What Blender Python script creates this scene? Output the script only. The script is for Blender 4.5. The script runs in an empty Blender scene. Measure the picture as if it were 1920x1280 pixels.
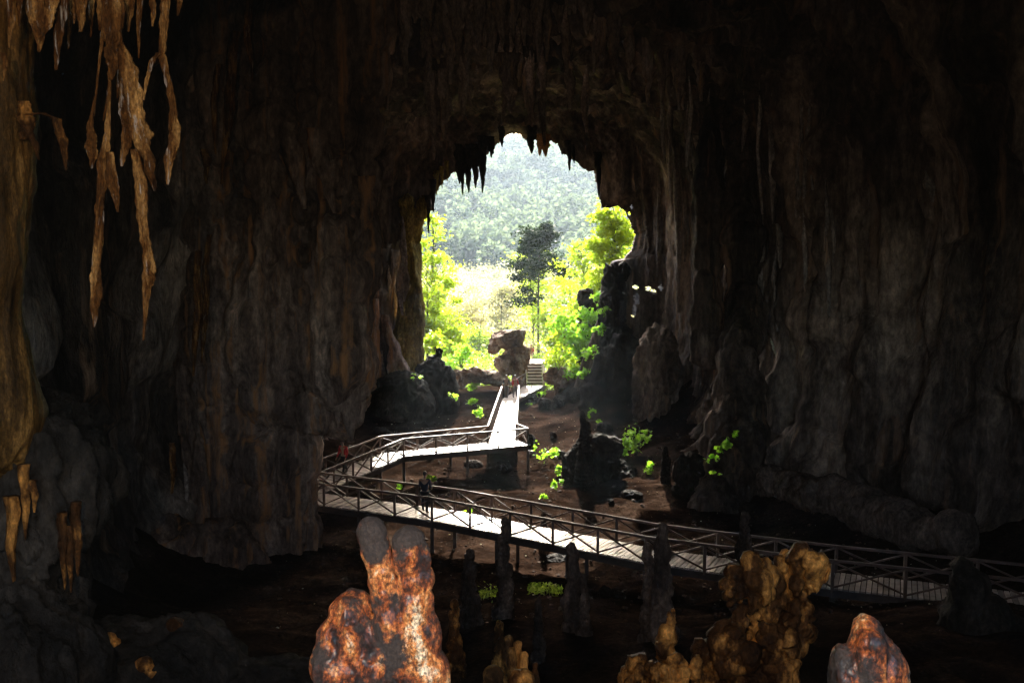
import bpy, bmesh, math, random
import numpy as np
from mathutils import Vector, Matrix, Quaternion

random.seed(7)
RNG = np.random.default_rng(11)
R = math.radians
scene = bpy.context.scene
COL = scene.collection

# ------------------------------------------------------------------ camera
F = 1867.0                    # focal length in photo pixels
CZ = 11.3                     # camera height above the deck of the walkway
PITCH = math.atan(190.0 / F)
cam_d = bpy.data.cameras.new('camera'); cam = bpy.data.objects.new('camera', cam_d)
COL.objects.link(cam); cam.location = (0, 0, CZ)
cam.rotation_euler = (R(90) - PITCH, 0, 0)
cam_d.sensor_width = 36; cam_d.lens = F / 1920 * 36
cam_d.clip_start = 0.1; cam_d.clip_end = 4000
scene.camera = cam

# ------------------------------------------------------------------ light
SUN_EL, SUN_AZ = R(27.5), R(1.5)          # azimuth: from +Y (straight ahead) towards +X
w = bpy.data.worlds.new("World"); scene.world = w; w.use_nodes = True
nt = w.node_tree; nt.nodes.clear()
sky = nt.nodes.new('ShaderNodeTexSky'); sky.sky_type = 'NISHITA'; sky.sun_disc = False
sky.sun_elevation = SUN_EL; sky.sun_rotation = SUN_AZ
sky.air_density = 1.0; sky.dust_density = 3.0
bg = nt.nodes.new('ShaderNodeBackground'); bg.inputs[1].default_value = 0.15
wo = nt.nodes.new('ShaderNodeOutputWorld')
nt.links.new(sky.outputs[0], bg.inputs[0]); nt.links.new(bg.outputs[0], wo.inputs[0])
sd = bpy.data.lights.new('sun', 'SUN'); sun = bpy.data.objects.new('sun', sd); COL.objects.link(sun)
sd.energy = 3.8; sd.angle = R(0.5); sd.color = (1, .95, .84)
sv = Vector((math.sin(SUN_AZ) * math.cos(SUN_EL), math.cos(SUN_AZ) * math.cos(SUN_EL), math.sin(SUN_EL)))
sun.rotation_euler = sv.to_track_quat('Z', 'Y').to_euler(); sun.location = (0, 90, 60)
# the photographer's flash, beside the camera: it lights the nearest formations
fd = bpy.data.lights.new('camera_flash', 'POINT'); fl = bpy.data.objects.new('camera_flash', fd); COL.objects.link(fl)
fl.location = (-0.7, 0.0, CZ + 0.5); fd.energy = 150; fd.color = (1, .82, .58); fd.shadow_soft_size = 0.06
scene.view_settings.view_transform = 'Standard'; scene.view_settings.look = 'None'
scene.view_settings.exposure = 2.9; scene.view_settings.gamma = 1
scene.cycles.max_bounces = 6; scene.cycles.diffuse_bounces = 4; scene.cycles.transmission_bounces = 4
scene.cycles.volume_bounces = 0; scene.cycles.sample_clamp_indirect = 4

# ------------------------------------------------------------------ pixel -> point helpers (photo pixels, 1920x1280)
_c, _s = math.cos(PITCH), math.sin(PITCH)
def ray(px, py):
    u = (640 - py) / F
    return Vector(((px - 960) / F, _c + u * _s, -_s + u * _c))
def at(px, py, Y):
    d = ray(px, py); k = Y / d.y
    return Vector((d.x * k, Y, CZ + d.z * k))
def atz(px, py, z):
    d = ray(px, py); k = (z - CZ) / d.z
    return Vector((d.x * k, d.y * k, z))
def proj(P):
    P = np.asarray(P, float); x = P[..., 0]; y = P[..., 1]; z = P[..., 2] - CZ
    fw = y * _c - z * _s; up = y * _s + z * _c
    return 960 + F * x / fw, 640 - F * up / fw

# ------------------------------------------------------------------ numpy gradient noise
_p = np.random.default_rng(3).permutation(256); _p = np.concatenate([_p, _p])
_g = np.random.default_rng(4).normal(size=(256, 3)); _g /= np.linalg.norm(_g, axis=1)[:, None]
def pn(P, sc=(1, 1, 1), off=0.0):
    P = np.asarray(P, float) * np.asarray(sc) + off
    i = np.floor(P).astype(int); f = P - i; u = f * f * f * (f * (f * 6 - 15) + 10); i &= 255
    out = 0
    for a in (0, 1):
        for b in (0, 1):
            for c in (0, 1):
                h = _p[_p[_p[(i[..., 0] + a) & 255] + ((i[..., 1] + b) & 255)] + ((i[..., 2] + c) & 255)]
                g = _g[h]
                d = g[..., 0] * (f[..., 0] - a) + g[..., 1] * (f[..., 1] - b) + g[..., 2] * (f[..., 2] - c)
                wgt = (u[..., 0] if a else 1 - u[..., 0]) * (u[..., 1] if b else 1 - u[..., 1]) * (u[..., 2] if c else 1 - u[..., 2])
                out = out + d * wgt
    return out * 1.4
def ridge(P, sc, off=0.0): return 1 - 2 * np.abs(pn(P, sc, off))

# ------------------------------------------------------------------ mesh / object helpers
def np_mesh(name, V, Q):
    """V (n,3); Q (m,k) polygons of k corners"""
    me = bpy.data.meshes.new(name); V = np.asarray(V, np.float32); Q = np.asarray(Q, np.int32)
    k = Q.shape[1]
    me.vertices.add(len(V)); me.vertices.foreach_set('co', V.ravel())
    me.loops.add(Q.size); me.loops.foreach_set('vertex_index', Q.ravel())
    me.polygons.add(len(Q)); me.polygons.foreach_set('loop_start', np.arange(0, Q.size, k, dtype=np.int32))
    me.update(calc_edges=True); me.validate()
    return me
def link(name, me, mat=None, parent=None, smooth=True):
    o = bpy.data.objects.new(name, me); COL.objects.link(o)
    if mat: me.materials.append(mat)
    if smooth and len(me.polygons): me.polygons.foreach_set('use_smooth', np.ones(len(me.polygons), bool)); me.update()
    if parent is not None: o.parent = parent
    return o
def tag(o, label=None, cat=None, group=None, kind=None):
    if label: o['label'] = label
    if cat: o['category'] = cat
    if group: o['group'] = group
    if kind: o['kind'] = kind
    return o
def empty(name, loc, rz=0):
    o = bpy.data.objects.new(name, None); COL.objects.link(o); o.location = loc; o.rotation_euler = (0, 0, rz)
    o.empty_display_size = .2
    return o
def bm_link(name, bm, mat, parent=None, smooth=False):
    me = bpy.data.meshes.new(name); bm.to_mesh(me); bm.free()
    return link(name, me, mat, parent, smooth)
def normals(me):
    n = np.empty(len(me.vertices) * 3, np.float32); me.vertices.foreach_get('normal', n); return n.reshape(-1, 3)
def coords(me):
    n = np.empty(len(me.vertices) * 3, np.float32); me.vertices.foreach_get('co', n); return n.reshape(-1, 3)
def recenter(o):
    """put a mesh object's origin at the middle of its base"""
    V = coords(o.data)
    c = np.array([(V[:, 0].min() + V[:, 0].max()) / 2, (V[:, 1].min() + V[:, 1].max()) / 2, V[:, 2].min()])
    o.data.vertices.foreach_set('co', (V - c).astype(np.float32).ravel()); o.data.update(); o.location = Vector(c)
    return o

# ------------------------------------------------------------------ materials
def new_mat(name):
    m = bpy.data.materials.new(name); m.use_nodes = True
    return m, m.node_tree, m.node_tree.nodes['Principled BSDF']
def noise_node(nt, vec, scale, detail=6, rough=.6, stretch=(1, 1, 1)):
    mp = nt.nodes.new('ShaderNodeMapping'); mp.inputs['Scale'].default_value = stretch
    nt.links.new(vec, mp.inputs['Vector'])
    n = nt.nodes.new('ShaderNodeTexNoise'); n.inputs['Scale'].default_value = scale
    n.inputs['Detail'].default_value = detail; n.inputs['Roughness'].default_value = rough
    nt.links.new(mp.outputs[0], n.inputs['Vector'])
    return n
def ramp(nt, fac, stops):
    r = nt.nodes.new('ShaderNodeValToRGB'); e = r.color_ramp.elements
    while len(e) < len(stops): e.new(.5)
    for k, (p, c) in enumerate(stops):
        e[k].position = p; e[k].color = (*c, 1) if len(c) == 3 else c
    nt.links.new(fac, r.inputs[0]); return r
def rock_mat(name, cols, scale=.35, stretch=(1, 1, .12), streak=None, streak_amt=(.55, .7), bump=.5, bscale=2.5, rough=.85, spec=.07,
             fine=(1, 1, .3), coat=0, bdist=.15):
    m, nt, b = new_mat(name)
    tc = nt.nodes.new('ShaderNodeTexCoord'); geo = nt.nodes.new('ShaderNodeNewGeometry'); vec = geo.outputs['Position']
    n1 = noise_node(nt, vec, scale, 8, .65, stretch)
    r1 = ramp(nt, n1.outputs['Fac'], [(.3 + .4 * k / (len(cols) - 1), c) for k, c in enumerate(cols)])
    out = r1.outputs[0]
    n3 = noise_node(nt, vec, scale * 9, 6, .7, (1, 1, .5))
    mul = nt.nodes.new('ShaderNodeMix'); mul.data_type = 'RGBA'; mul.blend_type = 'MULTIPLY'; mul.inputs[0].default_value = .85
    r3 = ramp(nt, n3.outputs['Fac'], [(.33, (.3, .28, .27)), (.5, (.8, .8, .8)), (.68, (1.6, 1.55, 1.45))])
    nt.links.new(out, mul.inputs[6]); nt.links.new(r3.outputs[0], mul.inputs[7]); out = mul.outputs[2]
    if streak:
        n2 = noise_node(nt, vec, scale * 2.3, 5, .6, (1.6, 1.6, .09))
        r2 = ramp(nt, n2.outputs['Fac'], [(streak_amt[0], (0, 0, 0)), (streak_amt[1], (1, 1, 1))])
        mx = nt.nodes.new('ShaderNodeMix'); mx.data_type = 'RGBA'; nt.links.new(r2.outputs[0], mx.inputs[0])
        nt.links.new(out, mx.inputs[6]); mx.inputs[7].default_value = (*streak, 1); out = mx.outputs[2]
    nt.links.new(out, b.inputs['Base Color'])
    b.inputs['Roughness'].default_value = rough; b.inputs['Specular IOR Level'].default_value = spec
    if coat: b.inputs['Coat Weight'].default_value = coat; b.inputs['Coat Roughness'].default_value = .22
    nb = noise_node(nt, vec, bscale, 10, .68, fine)
    bp = nt.nodes.new('ShaderNodeBump'); bp.inputs['Strength'].default_value = bump; bp.inputs['Distance'].default_value = bdist
    nt.links.new(nb.outputs['Fac'], bp.inputs['Height']); nt.links.new(bp.outputs[0], b.inputs['Normal'])
    return m
M = {}
M['cave'] = rock_mat('cave_rock', [(.018, .013, .010), (.12, .084, .065), (.55, .4, .3)], .32, (1, 1, .16), (.3, .17, .1), (.58, .72), 1.0, 1.9, bdist=.45)
M['buttress'] = rock_mat('brown_rock', [(.022, .015, .011), (.25, .16, .12), (.85, .58, .42)], .5, (1, 1, .2), (.6, .27, .11), (.55, .68), 1.0, 2.4, bdist=.4)
M['golden'] = rock_mat('golden_flowstone', [(.014, .004, .001), (.13, .045, .009), (.62, .3, .09)], 6, (1, 1, .22), (.5, .4, .33), (.6, .72), 1.0, 22, bdist=.05, rough=.5)
M['amber'] = rock_mat('amber_rock', [(.006, .002, .001), (.08, .028, .007), (1, .4, .085)], 2.2, (1, 1, .6), None, bump=1.0, bscale=7, bdist=.08, rough=.45, fine=(1, 1, .7))
M['olive'] = rock_mat('olive_flowstone', [(.01, .005, .0015), (.075, .034, .008), (.34, .16, .04)], 3.5, (1, 1, .15), None, bump=1.0, bscale=14, bdist=.03, rough=.5)
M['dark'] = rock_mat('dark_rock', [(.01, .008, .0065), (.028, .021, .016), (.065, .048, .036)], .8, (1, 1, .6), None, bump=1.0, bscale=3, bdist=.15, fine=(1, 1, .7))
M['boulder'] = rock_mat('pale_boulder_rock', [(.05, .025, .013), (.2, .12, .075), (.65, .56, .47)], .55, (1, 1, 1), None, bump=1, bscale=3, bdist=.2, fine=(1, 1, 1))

def stalag_mat():
    m, nt, b = new_mat('wet_orange_flowstone')
    geo = nt.nodes.new('ShaderNodeNewGeometry'); vec = geo.outputs['Position']
    n1 = noise_node(nt, vec, 3.6, 13, .74, (1, 1, .6))
    r1 = ramp(nt, n1.outputs['Fac'], [(.4, (.006, .004, .003)), (.455, (.06, .015, .005)), (.5, (.42, .1, .02)), (.55, (.75, .3, .08)), (.59, (.95, .78, .54))])
    n2 = noise_node(nt, vec, 60, 8, .75, (1, 1, .8))
    r2 = ramp(nt, n2.outputs['Fac'], [(.4, (.05, .03, .02)), (.5, (.8, .7, .6)), (.58, (1.5, 1.4, 1.3))])
    mul = nt.nodes.new('ShaderNodeMix'); mul.data_type = 'RGBA'; mul.blend_type = 'MULTIPLY'; mul.inputs[0].default_value = .9
    nt.links.new(r1.outputs[0], mul.inputs[6]); nt.links.new(r2.outputs[0], mul.inputs[7])
    # greyish brown weathered crust in broad patches
    n3 = noise_node(nt, vec, 4.5, 9, .7)
    sx = nt.nodes.new('ShaderNodeSeparateXYZ'); nt.links.new(vec, sx.inputs[0])
    mr = nt.nodes.new('ShaderNodeMapRange'); mr.inputs[1].default_value = at(0, 1090, 4.6).z; mr.inputs[2].default_value = at(0, 1000, 4.6).z; mr.inputs[3].default_value = 0; mr.inputs[4].default_value = .17; nt.links.new(sx.outputs[2], mr.inputs[0])
    ad = nt.nodes.new('ShaderNodeMath'); nt.links.new(n3.outputs['Fac'], ad.inputs[0]); nt.links.new(mr.outputs[0], ad.inputs[1])
    r3 = ramp(nt, ad.outputs[0], [(.53, (0, 0, 0)), (.6, (1, 1, 1))])
    mx = nt.nodes.new('ShaderNodeMix'); mx.data_type = 'RGBA'
    nt.links.new(r3.outputs[0], mx.inputs[0]); nt.links.new(mul.outputs[2], mx.inputs[6]); mx.inputs[7].default_value = (.065, .042, .032, 1)
    nt.links.new(mx.outputs[2], b.inputs['Base Color'])
    mc_ = nt.nodes.new('ShaderNodeMix'); mc_.data_type = 'RGBA'; mc_.blend_type = 'MULTIPLY'; mc_.inputs[0].default_value = .5; mc_.inputs[6].default_value = (.05, .034, .027, 1)
    nt.links.new(r2.outputs[0], mc_.inputs[7]); nt.links.new(mc_.outputs[2], mx.inputs[7])
    rr_ = nt.nodes.new('ShaderNodeMapRange'); rr_.inputs[3].default_value = .42; rr_.inputs[4].default_value = .8; nt.links.new(r3.outputs[0], rr_.inputs[0]); nt.links.new(rr_.outputs[0], b.inputs['Roughness'])
    cw_ = nt.nodes.new('ShaderNodeMapRange'); cw_.inputs[3].default_value = .45; cw_.inputs[4].default_value = .0; nt.links.new(r3.outputs[0], cw_.inputs[0]); nt.links.new(cw_.outputs[0], b.inputs['Coat Weight'])
    b.inputs['Coat Roughness'].default_value = .3
    nb = noise_node(nt, vec, 55, 10, .75, (1, 1, .7))
    bp = nt.nodes.new('ShaderNodeBump'); bp.inputs['Strength'].default_value = 1; bp.inputs['Distance'].default_value = .02
    nt.links.new(nb.outputs['Fac'], bp.inputs['Height']); nt.links.new(bp.outputs[0], b.inputs['Normal'])
    return m
M['stalag'] = stalag_mat()

def soil_mat():
    m, nt, b = new_mat('cave_soil')
    geo = nt.nodes.new('ShaderNodeNewGeometry'); vec = geo.outputs['Position']
    n1 = noise_node(nt, vec, .5, 8, .65)
    r1 = ramp(nt, n1.outputs['Fac'], [(.32, (.006, .0036, .0026)), (.5, (.021, .012, .0082)), (.68, (.055, .034, .024))])
    n2 = noise_node(nt, vec, 9, 6, .7)
    r2 = ramp(nt, n2.outputs['Fac'], [(.35, (.45, .45, .45)), (.6, (1.1, 1.1, 1.1)), (.72, (2.6, 2.5, 2.4))])
    mul = nt.nodes.new('ShaderNodeMix'); mul.data_type = 'RGBA'; mul.blend_type = 'MULTIPLY'; mul.inputs[0].default_value = 1
    nt.links.new(r1.outputs[0], mul.inputs[6]); nt.links.new(r2.outputs[0], mul.inputs[7])
    # outside the cave the ground is grassy
    sx = nt.nodes.new('ShaderNodeSeparateXYZ'); nt.links.new(vec, sx.inputs[0])
    mr = nt.nodes.new('ShaderNodeMapRange'); mr.inputs[1].default_value = 84; mr.inputs[2].default_value = 92
    nt.links.new(sx.outputs[1], mr.inputs[0])
    n3 = noise_node(nt, vec, .9, 8, .7)
    r3 = ramp(nt, n3.outputs['Fac'], [(.35, (.06, .08, .03)), (.5, (.16, .17, .07)), (.65, (.34, .28, .17))])
    mx = nt.nodes.new('ShaderNodeMix'); mx.data_type = 'RGBA'; nt.links.new(mr.outputs[0], mx.inputs[0])
    nt.links.new(mul.outputs[2], mx.inputs[6]); nt.links.new(r3.outputs[0], mx.inputs[7])
    mr2 = nt.nodes.new('ShaderNodeMapRange'); mr2.inputs[1].default_value = 260; mr2.inputs[2].default_value = 295; nt.links.new(sx.outputs[1], mr2.inputs[0])
    mx2 = nt.nodes.new('ShaderNodeMix'); mx2.data_type = 'RGBA'; nt.links.new(mr2.outputs[0], mx2.inputs[0]); nt.links.new(mx.outputs[2], mx2.inputs[6]); mx2.inputs[7].default_value = (.012, .02, .01, 1)
    mx = mx2
    nt.links.new(mx.outputs[2], b.inputs['Base Color']); b.inputs['Roughness'].default_value = 1; b.inputs['Specular IOR Level'].default_value = 0
    nb = noise_node(nt, vec, 5, 9, .7)
    bp = nt.nodes.new('ShaderNodeBump'); bp.inputs['Strength'].default_value = 1; bp.inputs['Distance'].default_value = .12
    nt.links.new(nb.outputs['Fac'], bp.inputs['Height']); nt.links.new(bp.outputs[0], b.inputs['Normal'])
    return m
M['soil'] = soil_mat()
M['ledge'] = rock_mat('brown_ledge_rock', [(.05, .035, .028), (.14, .1, .078), (.24, .17, .13)], .8, (1, 1, .6), None, bump=.8, bscale=4)
M['dull'] = rock_mat('dull_brown_rock', [(.012, .008, .006), (.07, .045, .033), (.24, .155, .11)], 1.2, (1, 1, .4), None, bump=1, bscale=5, bdist=.1)
M['flow'] = rock_mat('grey_flowstone', [(.05, .04, .035), (.26, .21, .18), (.6, .5, .44)], .8, (1, 1, .12), (.5, .3, .18), (.6, .72), 1.0, 4, bdist=.15)
M['pale'] = rock_mat('sun_patch_pale_grit', [(.5, .42, .2), (.8, .76, .55), (.9, .88, .75)], 2, (1, 1, 1), None, bump=.8, bscale=8)  # cream of the painted sunlight patch on the wall, also the pale grit
M['drip'] = rock_mat('ceiling_dripstone', [(.1, .07, .06), (.34, .25, .2), (.65, .5, .43)], .9, (1, 1, .3), (.55, .33, .17), (.58, .72), 1.0, 4, bdist=.12)

def wood_mat(name, c1, c2, rough=.6, scale=3, bump=.4):
    m, nt, b = new_mat(name)
    geo = nt.nodes.new('ShaderNodeNewGeometry'); vec = geo.outputs['Position']
    n1 = noise_node(nt, vec, scale, 6, .65)
    r1 = ramp(nt, n1.outputs['Fac'], [(.35, c1), (.65, c2)])
    nt.links.new(r1.outputs[0], b.inputs['Base Color']); b.inputs['Roughness'].default_value = rough
    nb = noise_node(nt, vec, scale * 8, 5, .6)
    bp = nt.nodes.new('ShaderNodeBump'); bp.inputs['Strength'].default_value = bump; bp.inputs['Distance'].default_value = .01
    nt.links.new(nb.outputs['Fac'], bp.inputs['Height']); nt.links.new(bp.outputs[0], b.inputs['Normal'])
    return m
M['plank'] = wood_mat('weathered_planks', (.42, .34, .3), (.75, .68, .63), .38)
_t = M['plank'].node_tree; _b = _t.nodes['Principled BSDF']; _ge = _t.nodes.new('ShaderNodeNewGeometry'); _r = ramp(_t, _ge.outputs['Random Per Island'], [(0, (.28, .24, .22)), (.5, (.8, .76, .74)), (1, (1.1, 1.05, 1))])
_x = _t.nodes.new('ShaderNodeMix'); _x.data_type = 'RGBA'; _x.blend_type = 'MULTIPLY'; _x.inputs[0].default_value = 1
_t.links.new(_b.inputs['Base Color'].links[0].from_socket, _x.inputs[6]); _t.links.new(_r.outputs[0], _x.inputs[7]); _t.links.new(_x.outputs[2], _b.inputs['Base Color'])
M['rail'] = wood_mat('brown_rail_wood', (.045, .025, .018), (.12, .066, .048), .65)
M['beam'] = wood_mat('dark_beam_wood', (.03, .02, .016), (.07, .045, .035), .7)
M['bark'] = wood_mat('bark', (.02, .016, .012), (.06, .045, .03), .9, 6)

def leaf_mat(name, dark, light, trans, tmix=.5, sc=1.5, spec=.4):
    m, nt, b = new_mat(name); nt.nodes.remove(b)
    out = nt.nodes['Material Output']
    geo = nt.nodes.new('ShaderNodeNewGeometry')
    n1 = noise_node(nt, geo.outputs['Position'], sc, 3, .6)
    r1 = ramp(nt, n1.outputs['Fac'], [(.35, dark), (.65, light)])
    d = nt.nodes.new('ShaderNodeBsdfPrincipled'); d.inputs['Roughness'].default_value = .5; d.inputs['Specular IOR Level'].default_value = spec
    t = nt.nodes.new('ShaderNodeBsdfTranslucent')
    mul = nt.nodes.new('ShaderNodeMix'); mul.data_type = 'RGBA'; mul.inputs[0].default_value = .5
    nt.links.new(r1.outputs[0], mul.inputs[6]); mul.inputs[7].default_value = (*trans, 1)
    mx = nt.nodes.new('ShaderNodeMixShader'); mx.inputs[0].default_value = tmix
    nt.links.new(r1.outputs[0], d.inputs['Base Color']); nt.links.new(mul.outputs[2], t.inputs[0])
    nt.links.new(d.outputs[0], mx.inputs[1]); nt.links.new(t.outputs[0], mx.inputs[2]); nt.links.new(mx.outputs[0], out.inputs[0])
    return m
M['leaf_yellow'] = leaf_mat('yellow_green_leaves', (.04, .09, .006), (.34, .43, .02), (.62, .85, .03), .6, 2.2)
M['leaf_green'] = leaf_mat('green_leaves', (.06, .12, .015), (.2, .3, .03), (.5, .7, .06), .55)
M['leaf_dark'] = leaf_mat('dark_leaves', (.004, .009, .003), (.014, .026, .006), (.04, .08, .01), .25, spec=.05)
M['leaf_bright'] = leaf_mat('bright_leaves', (.1, .25, .02), (.25, .45, .04), (.5, .9, .05), .55, 4)
M['leaf_hill'] = leaf_mat('hill_leaves', (.006, .016, .014), (.14, .175, .10), (.24, .32, .14), .35, .06, 0)
M['leaf_pale'] = leaf_mat('pale_dry_leaves', (.2, .2, .08), (.45, .38, .22), (.6, .6, .2), .5, .6)

def flat_mat(name, c, rough=.8):
    m, nt, b = new_mat(name); geo = nt.nodes.new('ShaderNodeNewGeometry')
    n1 = noise_node(nt, geo.outputs['Position'], 12, 3, .6)
    r1 = ramp(nt, n1.outputs['Fac'], [(.3, tuple(x * .75 for x in c)), (.7, tuple(min(1, x * 1.15) for x in c))])
    nt.links.new(r1.outputs[0], b.inputs['Base Color']); b.inputs['Roughness'].default_value = rough
    return m
M['skin'] = flat_mat('skin', (.42, .25, .17)); M['hair'] = flat_mat('dark_hair', (.012, .009, .008), .5)
M['red'] = flat_mat('red_cloth', (.5, .015, .02)); M['navy'] = flat_mat('dark_blue_cloth', (.02, .025, .04))
M['black'] = flat_mat('black_cloth', (.012, .012, .014)); M['khaki'] = flat_mat('pale_cloth', (.45, .38, .34))
M['grey'] = flat_mat('grey_cloth', (.16, .15, .16)); M['pink'] = flat_mat('pink_cloth', (.55, .2, .2))

# ================================================================== TERRAIN
GY = [-30, 4.5, 6.2, 8, 12, 18, 27, 33, 38, 45, 60, 70, 78, 86, 100, 130, 290, 490, 700, 860, 1100, 1500]
GZ = [8.3, 8.3, 7.7, 6.9, 5.0, 2.5, .7, -.7, -1.3, -1.5, -1.2, -.9, -.7, -1.2, -2.5, -3, 3, 32, 74, 92, 80, 40]
XR_Y = [-10, 0, 8, 20, 30, 40, 48, 56, 64, 71, 75]
XR_X = [9, 14, 20, 24, 22.5, 18.5, 15.3, 13.4, 12, 10.8, 10.5]
XL_X = [-7, -9, -11, -13, -14.5, -14.5, -14, -14, -13, -10.4, -10]
def ground_z(x, y):
    x = np.asarray(x, float); y = np.asarray(y, float)
    z = np.interp(y, GY, GZ)
    P = np.stack([x, y, np.zeros_like(x)], -1)
    ins = np.clip((84 - y) / 8, 0, 1)
    xr = np.interp(y, XR_Y, XR_X); xl = np.interp(y, XR_Y, XL_X)
    z = z + ins * (np.clip((x - (xr - 6)) / 6, 0, 1.3) ** 1.6) * 2.2
    z = z + ins * (np.clip(((xl + 4) - x) / 4, 0, 1.3) ** 1.6) * 2.0
    # bank on the right side of the mouth, rising to the rock wall
    z = z + np.clip((x - 3.4) / 3.2, 0, 1) ** 1.2 * np.exp(-((y - 74) / 7.0) ** 2) * 3.6
    z = z + np.clip((-4.0 - x) / 3, 0, 1) * np.exp(-((y - 76) / 6.0) ** 2) * 1.6
    mild = np.where(y < 90, 1.0, np.clip(y / 90, 1, 4)); x0_, y0_ = x, y
    z = z + pn(P, (.11, .11, 1)) * .8 * mild + pn(P, (.4, .4, 1), 7) * .3 * np.sqrt(mild) + pn(P, (1.3, 1.3, 1), 3) * .13 + pn(P, (4, 4, 1), 9) * .045
    z = z + np.clip((y - 280) / 200, 0, 1) * (pn(P, (.012, .012, 1), 5) * 14 + pn(P, (.03, .03, 1), 15) * 6)
    return z
ys = np.concatenate([np.linspace(-30, 15, 30), np.linspace(15.2, 90, 430), np.geomspace(90.5, 1500, 150)])
us = np.linspace(-1, 1, 401); us = np.sign(us) * np.abs(us) ** 1.15
U, Yg = np.meshgrid(us, ys); Xg = U * np.maximum(30, Yg * .75)
Zg = ground_z(Xg, Yg)
V = np.stack([Xg, Yg, Zg], -1).reshape(-1, 3)
nc = len(us); nr = len(ys)
I = (np.arange(nr - 1)[:, None] * nc + np.arange(nc - 1)[None, :]).ravel()
ground = link('ground', np_mesh('ground', V, np.stack([I, I + 1, I + nc + 1, I + nc], 1)), M['soil'])
tag(ground, kind='structure')
def gz(x, y): return float(ground_z(np.array([x]), np.array([y]))[0])

def ground_hit(px, py, y0=14, y1=95):
    Ys = np.linspace(y0, y1, 400); d = ray(px, py); k = Ys / d.y
    below = (CZ + d.z * k) <= ground_z(d.x * k, Ys)
    i = int(np.argmax(below)) if below.any() else 399
    return Vector((d.x * k[i], Ys[i], gz(d.x * k[i], Ys[i])))
def wall_hit(px, py, default=50):
    d = ray(px, py).normalized(); ok, loc, *_ = shell.ray_cast(Vector((0, 0, CZ)) + d * 5, d)
    return loc if ok else at(px, py, default)
# ================================================================== CAVE SHELL
MY = 73.0
mouth_px = [(960,250),(975,251),(985,262),(1000,261),(1025,264),(1046,268),(1055,290),(1063,288),(1072,300),(1085,303),(1090,312),(1102,321),(1115,320),(1119,345),
 (1124,365),(1130,388),(1142,390),(1160,385),(1172,396),(1184,418),(1192,442),(1186,470),(1170,486),(1150,490),(1138,508),(1128,540),(1129,562),(1134,582),(1121,602),
 (1108,640),(1092,680),(1080,720),(1050,790),(930,800),(830,790),(800,740),(792,700),(772,660),(760,640),(752,600),(748,560),(752,545),(746,520),(756,500),(758,470),(766,450),(775,430),(790,420),(800,400),(812,392),(812,372),(822,352),
 (846,325),(868,318),(900,312),(906,295),(916,286),(922,275),(935,268),(944,256)]
mc = np.array([1.0, 9.0])
mp = np.array([[at(a, b, MY).x, at(a, b, MY).z] for a, b in mouth_px]) - mc
NA = 900
th = np.linspace(-math.pi, math.pi, NA, endpoint=False)
def polar_poly(poly, th):
    rr = np.zeros(len(th)); n = len(poly)
    dx, dz = np.cos(th), np.sin(th)
    for k in range(n):
        a = poly[k]; b = poly[(k + 1) % n]; e = b - a
        den = dx * e[1] - dz * e[0]
        with np.errstate(divide='ignore', invalid='ignore'):
            t = (a[0] * e[1] - a[1] * e[0]) / den
            s = (a[0] * dz - a[1] * dx) / den
        ok = (t > 0) & (s >= -1e-6) & (s <= 1 + 1e-6) & np.isfinite(t)
        rr = np.where(ok, np.maximum(rr, t), rr)
    return rr
r_m = polar_poly(mp, th)
jag = pn(np.stack([th * 14, th * 0, th * 0], -1)) * .16 + pn(np.stack([th * 60, th * 0 + 5, th * 0], -1)) * .13
r_m = r_m + jag * np.clip(np.sin(th) + .7, .2, 1)
ZT_Y = [-10, 0, 8, 20, 30, 40, 50, 56, 66, 71, 75]
ZT_Z = [14, 19, 24, 27, 27, 25.5, 23.0, 21.8, 20.8, 20.2, 20]
def r_sec(y):
    xr = np.interp(y, XR_Y, XR_X); xl = np.interp(y, XR_Y, XL_X); zt = np.interp(y, ZT_Y, ZT_Z)
    cx = mc[0]; a = np.where(np.cos(th) > 0, xr - cx, cx - xl); b = np.where(np.sin(th) > 0, zt - mc[1], 14.0)
    n = 3.2
    return (np.abs(np.cos(th) / a) ** n + np.abs(np.sin(th) / b) ** n) ** (-1 / n)
ry = np.concatenate([[86, 84, 82, 80.5, 79, 77.5, 76, 75, 74.4, 74.0, 73.7, 73.4], np.linspace(73.2, 70.2, 46), np.linspace(70, 38, 190), np.linspace(37.6, 12, 90), np.linspace(11, -3, 15)])  # rings stop behind the camera: an added opening that lets skylight in
rows = []
for y in ry:
    if y > MY + .3:
        k = y - MY - .3
        r = r_m * (1 + .012 * k) + np.clip(k - 2.2, 0, 99) ** 1.5 * 1.6
    else:
        wb = np.clip((73.2 - y) / 3.0, 0, 1); wb = 1 - (1 - wb) ** 1.6
        r = r_m * (1 - wb) + r_sec(y) * wb
    rows.append(np.stack([mc[0] + r * np.cos(th), np.full(NA, y), mc[1] + r * np.sin(th)], -1))
S = np.array(rows); ns = len(S)
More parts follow.
